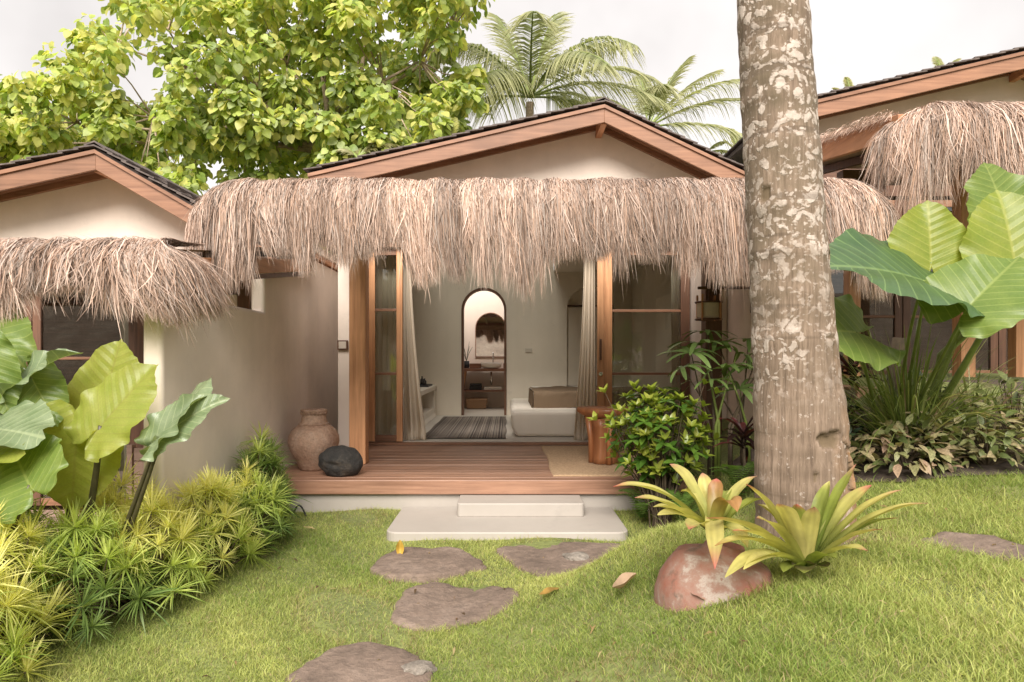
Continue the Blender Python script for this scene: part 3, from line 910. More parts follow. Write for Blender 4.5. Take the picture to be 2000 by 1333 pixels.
# partition with the arch and the arched wardrobe niche
YB = 11.6
def arch_pts(cx, hw, z0, zt, n=16, rev=False):
    zs = zt-hw
    pts = [(cx-hw, z0)] + [(cx+hw*math.cos(math.pi-math.pi*i/n), zs+hw*math.sin(math.pi-math.pi*i/n)) for i in range(n+1)] + [(cx+hw, z0)]
    return pts
def wall_with_arches(parent, name, x0, x1, y0, y1, z0, z1, arches, m):
    """wall slab cut by arches (cx, hw, z_bottom, z_top)"""
    mb = MB()
    xs = [x0]
    for (cx, hw, zb, zt) in arches:
        xs += [cx-hw, cx+hw]
    xs.append(x1)
    for i in range(0, len(xs)-1, 2):
        mb.box(xs[i], xs[i+1], y0, y1, z0, z1)
    for (cx, hw, zb, zt) in arches:
        if zb > z0+.001: mb.box(cx-hw, cx+hw, y0, y1, z0, zb)
        pts = arch_pts(cx, hw, zb, zt)[1:-1]
        for a, b in zip(pts[:-1], pts[1:]):
            mb.prism([a, b, (b[0], z1), (a[0], z1)], 'y', y0, y1)
    return mb.build(name, m, parent)
A1 = (-.39, .385, ZF, 2.60)
A2 = (1.42, .40, .90, 2.62)
wall_with_arches(mid, 'partition_wall', -1.600, 2.125, YB, YB+.12, ZF, 2.9, [A1, A2], M_INT)
fr = MB()
po = arch_pts(A1[0], A1[1]-.002, ZF, A1[3]-.002); pi_ = arch_pts(A1[0], A1[1]-.042, ZF, A1[3]-.042)
for i in range(len(po)-1):
    a, b, c, d = po[i], po[i+1], pi_[i+1], pi_[i]
    fr.prism([a, b, c, d], 'y', YB-.02, YB+.13)
fr.build('arch_frame', M_DARKW, mid)
# wardrobe niche back and doors
MB().box(1.0, 1.84, YB+.121, YB+.14, .85, 2.66).build('niche_back', M_INT, mid)
MB().box(1.03, 1.415, YB+.06, YB+.08, .93, 2.27).build('wardrobe_door', M_INT, mid, bevel=.003)
MB().box(1.425, 1.81, YB+.06, YB+.08, .93, 2.27).build('wardrobe_door', M_INT, mid, bevel=.003)
MB().box(1.02, 1.82, YB+.04, YB+.12, 2.285, 2.31).build('wardrobe_shelf', M_DARKX, mid)
MB().box(1.02, 1.82, YB-.01, YB+.12, .885, .915).build('wardrobe_shelf', M_DARKX, mid)
# front: lintel over the glazing, tracks
MB().box(-1.605, 2.13, 7.86, 8.05, 2.74, 3.28).build('lintel', M_WHITE, mid)
MB().box(-1.605, 2.13, 7.85, 7.94, 2.68, 2.735).build('door_track', M_WOODX, mid, bevel=.003)
MB().box(-1.605, 2.13, 7.84, 7.948, ZD+.003, ZF-.004).build('threshold', M_WOODX, mid)
RL = [1.22, 1.96]
door_leaf(mid, 'sliding_door', -1.60, -1.21, 7.93, ZF+.004, 2.675, RL)
dl = door_leaf(mid, 'sliding_door', 1.115, 2.12, 7.93, ZF+.004, 2.675, [1.22, 1.95], sw=.105, m2=M_DARKW)
ds = MB().box(1.04, 1.112, 7.84, 7.885, ZF+.004, 2.675).build('sliding_door_stile', M_WOODZ, mid, bevel=.004)
MB().box(1.062, 1.086, 7.815, 7.838, 1.38, 1.62).build('handle', M_DARKW, ds, bevel=.005)
MB().tube([(1.075, 7.842, 1.22), (1.075, 7.82, 1.22)], .022, 14).build('lock', M_METAL, ds)
# deck
deck = MB().box(-2.0, 2.02, 5.66, 7.84, .02, ZD-.032).build('deck', M_STEP, mid)
planks(deck, -2.005, 2.03, 5.62, 7.835, ZD, 20, M_DECK, 'plank', .03, .007)
MB().box(-2.015, 2.03, 5.585, 5.618, .285, ZD+.002).build('fascia_board', M_DECK, deck, bevel=.006)
MB().box(-1.98, 2.0, 5.625, 5.655, .02, .283).build('plinth', M_STEP, deck)
# posts of the canopy
for px in (-1.485, 1.87):
    po_ = MB().box(px, px+.155, 6.42, 6.575, ZD+.002, 2.62).build('post', M_WOODZ if px < 0 else M_DARKW, mid, bevel=.006)
# low wall on the right of the deck
MB().box(2.265, 2.38, 5.45, 8.5, 0, 2.30).build('boundary_wall', M_WHITE, mid, bevel=.01)
# canopy timber
MB().box(-1.70, 2.55, 6.43, 6.56, 2.625, 2.77).build('canopy_beam', M_DARKX, mid, bevel=.006)
MB().box(-1.95, 2.55, 5.05, 5.15, 2.44, 2.53).build('canopy_beam', M_DARKX, mid, bevel=.006)
for i in range(9):
    x = -1.68+i*.51
    MB().prism([(4.95, 2.53), (7.0, 2.785), (7.0, 2.715), (4.95, 2.46)], 'x', x, x+.05).build('canopy_rafter', M_DARKW, mid)
thatch(mid, -2.23, 2.72, 4.58, 6.95, .18, .45, 2.66, .125, 62000, seed=3, hang=.46, rc=.36, sx0=-1.62)
roof(mid, 1.06, 4.21, 7.45, 11.75, 7.92, -2.16, 2.85, .233, .48, 3.285, light=(-1.5, .75, 8.55, 11.45))

# ================================================================== LEFT BUNGALOW
lft = empty('bungalow', (-4.2, 7.0, -.4), 'lower left bungalow with gable roof, thatch canopy and long white side wall', 'bungalow')
MB().prism([(4.0, -.5), (13.5, -.5), (13.5, 2.44), (6.92, 2.44), (6.9, 2.26), (5.7, 2.09), (5.7, 1.79), (4.0, 1.79)], 'x', -2.14, -2.02).build('side_wall', M_WHITE, lft, bevel=.03, seg=4)
MB().box(-2.27, -1.985, 6.55, 13.5, 2.50, 2.58).build('eaves_gutter', M_WHITE, lft, bevel=.008)
MB().box(-2.16, -1.998, 6.93, 13.5, 2.445, 2.497).build('eaves_trim', M_WOODY, lft)
MB().prism([(4.2, 1.90), (6.88, 2.28), (6.88, 2.40), (4.2, 2.02)], 'x', -2.015, -1.965).build('canopy_beam', M_WOODY, lft, bevel=.005)
MB().prism([(4.2, 1.855), (6.6, 2.195), (6.6, 2.235), (4.2, 1.893)], 'x', -2.019, -1.99).build('canopy_batten', M_DARKX, lft)
MB().prism([(5.2, 2.18), (6.98, 2.43), (6.98, 2.475), (5.2, 2.22)], 'x', -2.10, -1.96).build('roof_underlay', M_FABRIC, lft)
MB().prism([(5.2, 2.223), (6.9, 2.478), (6.9, 2.51), (5.2, 2.25)], 'x', -2.10, -1.97).build('thatch_verge', M_THATCHB, lft)
MB().box(-3.70, -2.145, 7.05, 7.17, -.3, 2.3).build('front_wall', M_INT, lft)
MB().box(-8, -3.70, 7.05, 7.17, 2.2, 2.3).build('front_wall', M_INT, lft)
MB().box(-8, -2.15, 10.4, 10.5, -.3, 2.3).build('rear_wall', M_DARKX, lft)  # dark wall, floor and ceiling colour stands in for the dim room
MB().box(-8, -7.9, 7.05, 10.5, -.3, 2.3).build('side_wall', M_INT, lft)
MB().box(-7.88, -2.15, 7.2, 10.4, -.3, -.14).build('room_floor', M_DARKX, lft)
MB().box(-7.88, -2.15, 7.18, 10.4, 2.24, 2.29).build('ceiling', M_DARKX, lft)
# small window seen through the wall opening
wv = MB().box(-3.06, -2.98, 6.98, 7.04, 1.55, 2.25).build('window_frame', M_DARKW, lft, bevel=.004)
MB().box(-2.76, -2.64, 6.98, 7.04, 1.55, 2.25).build('stile', M_DARKW, wv, bevel=.004)
MB().box(-2.975, -2.765, 6.985, 7.035, 2.06, 2.25).build('rail', M_DARKX, wv)
MB().box(-2.975, -2.765, 7.0, 7.03, 1.56, 2.05).build('panel', M_INT, wv)
for a, b in ((-3.84, -4.92), (-4.93, -6.0), (-6.01, -7.1)):
    door_leaf(lft, 'sliding_door', b, a, 7.1, -.13, 2.2, [.75, 1.40], sw=.085, m=M_DARKW)
MB().box(-3.835, -3.705, 7.02, 7.16, -.13, 2.2).build('door_jamb', M_DARKW, lft, bevel=.004)
dk = MB().box(-7.9, -2.15, 4.8, 7.0, -.5, -.19).build('deck', M_STEP, lft)
planks(dk, -7.9, -2.15, 4.78, 7.0, -.155, 18, M_DECKN, 'plank', .03, .007)
# plank screen beside the deck
scr = MB().box(-2.98, -2.94, 5.35, 5.41, -.15, .72).build('plank_screen', M_DECKN, lft)
for i in range(8):
    MB().box(-2.93, -2.16, 5.36, 5.39, -.14+i*.105, -.042+i*.105).build('plank', M_DECKN, scr, bevel=.003)
MB().box(-4.6, -4.46, 5.55, 5.69, -.15, 2.1).build('post', M_WOODZ, lft, bevel=.006)
MB().box(-7.6, -2.15, 5.55, 5.68, 2.06, 2.16).build('canopy_beam', M_DARKX, lft)
thatch(lft, -4.4, -1.80, 3.74, 6.85, .0, .30, 2.085, .14, 24000, seed=9, hang=.25, Rr=.34, H=.19, rc=.16, sweep=.08, messy=.6, sx1=.5)
roof(lft, -3.96, 3.46, 6.6, 10.9, 7.05, -8.2, -2.24, .222, .58, 2.302)

# ================================================================== RIGHT BUNGALOW
rgt = empty('bungalow', (5.2, 8.0, .5), 'upper right bungalow with dark porch under a thatch canopy, behind the big leaves', 'bungalow')
ZR = 1.15
MB().box(3.33, 3.47, 8.33, 13.5, 3.2, 3.95).build('side_wall', M_WHITE, rgt)
MB().box(3.33, 3.47, 7.3, 13.5, .3, 3.195).build('side_wall', M_WHITE, rgt, bevel=.012)
MB().box(3.47, 9.0, 12.0, 12.12, .3, 3.6).build('rear_wall', M_DARKX, rgt)  # room surfaces coloured dark to paint the shade behind the glass
MB().box(3.472, 3.476, 8.35, 11.99, 1.18, 3.44).build('room_wall', M_DARKX, rgt)  # thin dark sheet, shade painted over the room's side wall
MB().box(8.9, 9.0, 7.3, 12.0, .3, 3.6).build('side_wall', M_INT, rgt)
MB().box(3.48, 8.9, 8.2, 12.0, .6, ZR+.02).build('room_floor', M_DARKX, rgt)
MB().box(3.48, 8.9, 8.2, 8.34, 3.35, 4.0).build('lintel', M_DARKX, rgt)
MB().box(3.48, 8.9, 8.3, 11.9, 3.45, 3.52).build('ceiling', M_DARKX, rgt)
MB().box(3.475, 3.60, 8.16, 8.28, ZR, 3.34).build('door_jamb', M_DARKW, rgt, bevel=.004)
for a, b in ((3.61, 4.75), (4.76, 5.9), (5.91, 7.05), (7.06, 8.2)):
    door_leaf(rgt, 'sliding_door', a, b, 8.22, ZR+.03, 3.3, [1.9, 2.6], sw=.09, m=M_DARKW)
dk = MB().box(3.02, 8.9, 5.9, 8.15, .4, ZR-.035).build('deck', M_STEP, rgt)
planks(dk, 3.0, 8.9, 5.86, 8.15, ZR, 20, M_DECK, 'plank', .03, .007)
MB().box(2.99, 8.9, 5.825, 5.858, ZR-.13, ZR+.002).build('fascia_board', M_DECK, dk, bevel=.005)
for px in (3.36, 5.0, 7.2):
    MB().box(px, px+.115, 6.7, 6.82, ZR+.002, 3.15).build('post', M_WOODZ, rgt, bevel=.005)
pst = MB().box(4.36, 4.50, 6.55, 6.69, ZR+.002, 3.2).build('post', M_WOODZ, rgt, bevel=.006)
MB().box(3.3, 8.9, 6.7, 6.83, 3.13, 3.25).build('canopy_beam', M_DARKX, rgt)
MB().tube([(3.3, 7.1, 3.41), (8.8, 7.1, 3.40)], .012, 8).build('conduit_pipe', M_FOAM, rgt)
MB().prism([(4.85, 2.965), (7.0, 3.29), (7.0, 3.45), (4.85, 3.135)], 'x', 2.78, 2.84).build('rake_beam', M_WOODY, rgt, bevel=.005)
for i in range(7):
    x = 3.3+i*.75
    MB().prism([(4.95, 3.01), (7.6, 3.40), (7.6, 3.47), (4.95, 3.08)], 'x', x, x+.055).build('canopy_rafter', M_DARKW, rgt)
thatch(rgt, 2.70, 5.4, 4.62, 7.4, .02, .0, 3.22, .15, 22000, seed=21, hang=.42, Rr=.42, H=.27, sweep=-.12, messy=.5)
# ragged thatch edge lying on the rake beam
_n = 2600
_y = RNG.uniform(4.95, 7.3, _n); _d = RNG.uniform(0, .13, _n)
_z = 3.17+.15*(_y-4.98)
_k = 3
_p0 = np.stack([2.74+_d*1.0, _y, _z+.03-_d*.1+RNG.uniform(-.05, .02, _n)], -1)
_dir = np.stack([-RNG.uniform(.02, .07, _n), RNG.uniform(-.08, .03, _n), -RNG.uniform(.01, .06, _n)], -1)
_PT = np.stack([_p0, _p0+_dir*.6, _p0+_dir*1.0+np.array([0, 0, -.012])], 1)
_c = THATCH_PAL[RNG.choice(len(THATCH_PAL), _n)]
ribbons('thatch_edge', _PT, np.full((_n, 3), .006)*np.array([1, .9, .3]), norm(np.stack([RNG.normal(0, .3, _n), np.ones(_n), RNG.normal(0, .5, _n)], -1)), _c, M_THATCH, rgt, kind='stuff')
roof(rgt, 6.06, 4.97, 7.75, 12.2, 8.2, 3.12, 7.9, .233, .48, 3.9)

# ================================================================== STEPS
stp = empty('entrance_steps', (0.02, 5.2, .10), 'pale cement entrance steps with rounded corners in front of timber deck', 'steps')
def rounded(x0, x1, y0, y1, r, n=6):
    pts = []
    for cx, cy, a in ((x1-r, y1-.01, 0), (x0+r, y1-.01, 90), (x0+r, y0+r, 180), (x1-r, y0+r, 270)):
        rr = r if a >= 180 else .01
        cx = cx if a >= 180 else (x1-.01 if a == 0 else x0+.01)
        for i in range(n+1):
            t = R(a+90*i/n)
            pts.append((cx+rr*math.cos(t), cy+rr*math.sin(t)))
    return pts
MB().prism(rounded(-.86, .865, 4.80, 5.62, .09), 'z', .02, .175).build('lower_tread', M_STEP, stp, bevel=.022, seg=4)
MB().prism(rounded(-.385, .60, 5.27, 5.62, .03), 'z', .172, .279).build('upper_tread', M_STEP, stp, bevel=.035, seg=5)
# ================================================================== THINGS ON THE DECK
def clay_jar():
    c = P(616, 921, 6.2); c.z = ZD+.003; c.y = 6.15
    s = 97*6.15/FPX/2
    prof = [(.50, 0), (.53, .03), (.60, .2), (.78, .5), (.95, .85), (1.0, 1.1), (.97, 1.35), (.85, 1.58), (.66, 1.75), (.57, 1.82), (.54, 1.86), (.50, 1.95), (.47, 2.12), (.47, 2.25), (.51, 2.30), (.525, 2.36), (.50, 2.40), (.44, 2.40), (.42, 2.32), (.42, 2.1), (.6, 1.6), (.6, 1.0), (.1, .3)]
    prof = [(r*s, z*s) for r, z in prof]
    j = empty('clay_jar', c, 'large weathered clay jar with short neck standing against the white wall', 'jar')
    def wob(p):
        d = p-c
        return p+Vector((.006*mnoise.noise(d*6), .006*mnoise.noise(d*6+Vector((5, 0, 0))), 0))
    mb = MB().lathe(prof, c, 48, wob)
    mb.f = mb.f[:-1]
    mb.build('body', M_JAR, j, smooth=True)
    # rope-like ring under the neck
    pr = []
    for i in range(41):
        a = 2*math.pi*i/40
        pr.append((c.x+.575*s*math.cos(a), c.y+.575*s*math.sin(a), c.z+1.82*s+.002*math.sin(a*9)))
    MB().tube(pr, .008, 8, False).build('neck_ring', M_JAR, j, smooth=True)
    for i in range(26):
        a = 2*math.pi*i/26
        MB().tube([(c.x+.49*s*math.cos(a), c.y+.49*s*math.sin(a), c.z+2.2*s), (c.x+.515*s*math.cos(a), c.y+.515*s*math.sin(a), c.z+2.3*s)], .006, 6).build('rim_notch', M_JAR, j, smooth=True)
clay_jar()

def boulder():
    c = P(666, 932, 5.85); c.z = ZD+.003
    r = 78*5.85/FPX/2
    bm = bmesh.new()
    bmesh.ops.create_icosphere(bm, subdivisions=5, radius=1)
    for v in bm.verts:
        d = v.co.normalized()
        k = 1+.10*mnoise.noise(d*1.3+Vector((3, 1, 2)))+.05*mnoise.noise(d*3.1)+.014*mnoise.noise(d*9)+.008*mnoise.noise(d*22)
        # dent in the front with a small lip
        dd = (d-Vector((-.18, -.93, -.02)).normalized())
        dent = math.exp(-((dd.x/.28)**2+(dd.z/.15)**2))
        lip = math.exp(-((dd.x/.42)**2+((dd.z-.22)/.12)**2))
        k -= .13*dent-.05*lip
        v.co = d*k
        v.co.x *= 1.05; v.co.y *= .95; v.co.z *= .86
        if v.co.z < -.60: v.co.z = -.60-(abs(v.co.z)-.60)*.08
    me = bpy.data.meshes.new('boulder')
    zmin = min(v.co.z for v in bm.verts)
    for v in bm.verts: v.co = (v.co-Vector((0, 0, zmin)))*r
    bm.to_mesh(me); bm.free()
    me.materials.append(M_BOULD)
    me.polygons.foreach_set('use_smooth', [True]*len(me.polygons))
    o = link('boulder', me); o.location = c
    tag(o, 'smooth black boulder with a hollow in front, leaning beside the clay jar', 'boulder')
boulder()

def stool():
    c = P(1180, 905, 6.45); c.z = ZD+.014
    s = empty('stump_stool', c, 'reddish wooden stump stool with live edge seat standing on jute mat', 'stool')
    k = 6.45/FPX
    h = 108*k
    def rad(a, b):
        return lambda an: a+b*math.sin(3*an+.5)
    mb = MB()
    seg = 40
    rings = [(.118, 0), (.112, .05), (.104, .18), (.105, .32), (.125, .40)]
    vs = []
    for r, z in rings:
        for i in range(seg):
            an = 2*math.pi*i/seg
            rr = r*(1+.10*math.sin(2*an+1)+.07*math.sin(5*an)+.03*math.sin(11*an))
            vs.append(c+Vector((rr*math.cos(an)+.01, rr*math.sin(an), z*h/.5)))
    fs = [(i*seg+j, i*seg+(j+1) % seg, (i+1)*seg+(j+1) % seg, (i+1)*seg+j) for i in range(len(rings)-1) for j in range(seg)]
    fs += [tuple(range(seg-1, -1, -1)), tuple((len(rings)-1)*seg+j for j in range(seg))]
    mb.add(vs, fs).build('trunk', M_STOOL, s, smooth=True)
    mb = MB(); vs = []
    for r, z in [(.10, .80), (.19, .86), (.232, .92), (.238, .96), (.225, 1.0), (.10, 1.0)]:
        for i in range(seg):
            an = 2*math.pi*i/seg
            rr = r*(1+.08*math.sin(2*an+2.6)+.04*math.sin(3*an)+.02*math.sin(7*an))
            vs.append(c+Vector((rr*math.cos(an), rr*.85*math.sin(an), z*h)))
    n = 6
    fs = [(i*seg+j, i*seg+(j+1) % seg, (i+1)*seg+(j+1) % seg, (i+1)*seg+j) for i in range(n-1) for j in range(seg)]
    fs += [tuple(range(seg-1, -1, -1)), tuple((n-1)*seg+j for j in range(seg))]
    mb.add(vs, fs).build('seat', M_STOOL, s, smooth=True)
    for dx, dy in ((-.125, .02), (.13, .05), (.03, -.12)):
        MB().tube([c+Vector((dx*.95, dy, 0)), c+Vector((dx, dy, h*.45)), c+Vector((dx*1.25, dy*1.2, h*.9))], [.028, .024, .034], 10).build('leg', M_STOOL, s, smooth=True)
stool()

def jute_mat():
    a, b = P(1050, 868, 7.75), P(1088, 926, 5.8)
    x0 = .40
    mb = MB()
    rg = random.Random(2)
    nx, ny = 44, 50
    def f(i, j):
        x = x0+.95*i; y = 5.78+1.98*j
        e = (i in (0, 1)) or (j in (0, 1))
        if i == 0: x -= .008*rg.random()+.01*math.sin(j*9)
        if j == 0: y -= .006*rg.random()
        z = ZD+.009+.003*mnoise.noise(Vector((x*3, y*3, 0)))-(.006 if e else 0)
        return Vector((x, y, z))
    o = mb.grid(f, nx, ny).build('jute_mat', M_JUTE, None, smooth=True, off=(x0+.47, 6.7, ZD))
    so = o.modifiers.new('solid', 'SOLIDIFY'); so.thickness = .009; so.offset = -1
    tag(o, 'woven beige jute mat lying on the timber deck under the stump stool', 'mat')
jute_mat()

def wall_switch():
    c = P(670, 674.5, 6.995)
    s = empty('doorbell_switch', c, 'small square switch with dark frame on the pale wall end beside the left post', 'switch')
    MB().box(c.x-.053, c.x+.053, 6.972, 6.998, c.z-.05, c.z+.05).build('frame', M_DARKW, s, bevel=.003)
    MB().box(c.x-.038, c.x+.038, 6.964, 6.971, c.z-.036, c.z+.036).build('plate', M_FOAM, s, bevel=.003)
wall_switch()

def lantern():
    Y = 6.25
    c = P(1384, 606, Y)
    k = Y/FPX
    s = empty('wall_lantern', (c.x, Y, c.z), 'wooden wall lantern with cream drum shade on bracket beside dark post', 'lantern')
    r = 22*k; h = 28*k
    MB().lathe([(r*.92, -h/2), (r, -h/2), (r, h/2), (r*.92, h/2)], c, 28).build('shade', M_SHADE, s, smooth=False)
    for i in range(4):
        a = math.pi/4+i*math.pi/2
        x, y = c.x+(r+.012)*math.cos(a), Y+(r+.012)*math.sin(a)
        MB().box(x-.008, x+.008, y-.008, y+.008, c.z-h/2-.03, c.z+h/2+.075).build('cage_bar', M_WOODZ, s)
    for zz in (c.z+h/2+.004, c.z-h/2-.02):
        pr = [(c.x+(r+.012)*math.cos(2*math.pi*i/24), Y+(r+.012)*math.sin(2*math.pi*i/24), zz) for i in range(25)]
        MB().tube(pr, .009, 8, False).build('cage_ring', M_DARKW, s, smooth=True)
    zb = c.z+h/2+.15
    MB().box(c.x-.10, 2.235, Y-.014, Y+.014, zb-.025, zb).build('bracket_arm', M_DARKX, s, bevel=.003)
    MB().box(2.236, 2.263, Y-.03, Y+.03, zb-.24, zb+.02).build('back_plate', M_DARKW, s, bevel=.003)
    MB().tube([(c.x, Y, zb-.026), (c.x, Y, c.z+h/2+.01)], .006, 8).build('hanger', M_DARKW, s)
lantern()

# ================================================================== CURTAINS
def curtain(u0t, u1t, u0b, u1b, Y, z0, z1, label, folds=6, seed=0, amp=.05):
    rg = random.Random(seed)
    ph = rg.uniform(0, 6)
    xt0, xt1 = (u0t-990)*Y/FPX, (u1t-990)*Y/FPX
    xb0, xb1 = (u0b-990)*Y/FPX, (u1b-990)*Y/FPX
    def f(i, j):
        t = 1-j
        tt = t**1.6
        x = (xt0+(xt1-xt0)*i)*(1-tt)+(xb0+(xb1-xb0)*i)*tt
        w = math.sin(i*folds*2*math.pi+ph+.5*math.sin(t*3+i*4))
        w2 = math.sin(i*folds*3.3*math.pi+ph*2)
        y = Y+amp*(.5+.6*tt)*w+.014*w2
        z = z0+(z1-z0)*j
        if j < .06:
            e = (.06-j)/.06
            y -= .05*e*abs(w)+.03*e; z = max(z, z0+.004)
        return Vector((x+.008*w2, y, z))
    o = MB().grid(f, 90, 40).build('curtain', M_CURTAIN, None, smooth=True, off=((xb0+xb1)/2, Y, z0))
    so = o.modifiers.new('solid', 'SOLIDIFY'); so.thickness = .002
    tag(o, label, 'curtain', 'linen curtains of the open room')
    return o
curtain(788, 802, 788, 835, 8.10, ZF+.004, 2.66, 'gathered linen curtain hanging left of the open doorway, hem spread on floor', 4, 1, .022)
curtain(1142, 1162, 1121, 1164, 8.06, ZF+.004, 2.66, 'gathered linen curtain hanging right of the open doorway beside the handle stile', 5, 2, .022)
curtain(716, 784, 718, 778, 8.22, ZF+.02, 2.66, 'flat linen curtain behind the left glazed door panel beside timber post', 4, 3, .012)
curtain(1310, 1345, 1312, 1350, 8.2, ZF+.02, 2.66, 'linen curtain behind the right glass panel near the wall lantern', 3, 4, .015)
def curtain_left(x0, x1, Y, label, seed):
    u0, u1 = 990+x0*FPX/Y, 990+x1*FPX/Y
    curtain(u0, u1, u0, u1, Y, -.13, 2.2, label, 4, seed, .04)
curtain_left(-5.75, -5.2, 7.3, 'linen curtain behind glass of the left bungalow at the photo edge', 5)
curtain_left(-4.12, -3.88, 7.3, 'narrow linen curtain behind glass of left bungalow beside its dark door jamb', 6)

# ================================================================== ROOM
def bed():
    b = empty('platform_bed', (1.1, 9.6, ZF), 'low plaster platform bed with mattress under brown blanket in the room', 'bed')
    MB().prism([(.12, ZF+.002), (.06, ZF+.12), (.05, ZF+.27), (.07, ZF+.325), (2.11, ZF+.325), (2.11, ZF+.002)], 'y', 8.38, 11.0).build('platform', M_BEDP, b, bevel=.05, seg=4)
    MB().box(.36, 2.10, 8.86, 10.95, ZF+.328, ZF+.52).build('mattress', M_SHEET, b, bevel=.05, seg=4)
    bl = empty('blanket', (1.2, 9.4, ZF+.53), 'brown blanket spread over the platform bed with one corner hanging down', 'blanket')
    def f(i, j):
        # i across (x), j along: from hanging front hem up over the edge to the back
        x = .345+1.72*i
        l = j*1.9
        hang = .22+.20*math.exp(-((i-.04)/.06)**2)+.03*math.sin(i*13)
        if l < hang:
            y = 8.835-.018*math.sin(i*19); z = ZF+.53-(hang-l)
        else:
            y = 8.835+(l-hang); z = ZF+.535
        z += .016*mnoise.noise(Vector((x*4, l*4, 1)))+.006*mnoise.noise(Vector((x*11, l*5, 3)))
        return Vector((x, y, z))
    MB().grid(f, 50, 60).build('spread', M_BLANKET, bl, smooth=True)
    def g(i, j):
        y = 8.86+1.3*i
        z = ZF+.53-j*(.20+.14*math.exp(-(i/.12)**2))
        return Vector((.338-.014*math.sin(y*17)-.01*j, y, z))
    MB().grid(g, 40, 12).build('side_drape', M_BLANKET, bl, smooth=True)
bed()

def rug():
    def f(i, j):
        x = -1.03+1.02*i; y = 8.2+3.0*j
        return Vector((x+.008*math.sin(y*5), y, ZF+.008+.002*mnoise.noise(Vector((x*4, y*4, 0)))))
    o = MB().grid(f, 24, 50).build('runner_rug', M_RUG, None, smooth=True, off=(-.5, 9.7, ZF))
    so = o.modifiers.new('solid', 'SOLIDIFY'); so.thickness = .007; so.offset = -1
    tag(o, 'dark striped runner rug on the cement floor leading to the arch', 'rug')
rug()

def counter():
    c = empty('plaster_counter', (-1.4, 10.2, ZF), 'built in plaster counter with open niche along left side of the room', 'counter')
    mb = MB()
    mb.box(-1.598, -1.19, 8.9, 11.58, ZF+.44, ZF+.52)
    mb.build('top', M_BEDP, c, bevel=.015, seg=3)
    MB().box(-1.598, -1.20, 11.35, 11.58, ZF+.002, ZF+.438).build('end_block', M_BEDP, c, bevel=.02, seg=3)
    MB().box(-1.598, -1.20, 8.9, 9.05, ZF+.002, ZF+.438).build('end_block', M_BEDP, c, bevel=.02, seg=3)
    MB().prism([(-1.598, ZF+.002), (-1.17, ZF+.002), (-1.20, ZF+.06), (-1.215, ZF+.15), (-1.598, ZF+.15)], 'y', 9.055, 11.345).build('base', M_BEDP, c, bevel=.01)
    t = empty('bottle_tray', (-1.36, 10.9, ZF+.523), 'dark tray with small bottles on the plaster counter', 'tray')
    MB().box(-1.52, -1.22, 10.6, 11.2, ZF+.523, ZF+.55).build('tray', M_BLACK, t, bevel=.005)
    for x, y, h in ((-1.42, 10.8, .20), (-1.36, 10.95, .13), (-1.30, 10.78, .10), (-1.45, 11.05, .15)):
        MB().lathe([(.028, 0), (.03, .02), (.03, h*.6), (.012, h*.78), (.012, h)], (x, y, ZF+.551), 16).build('bottle', M_BLACKW, t, smooth=True)
counter()

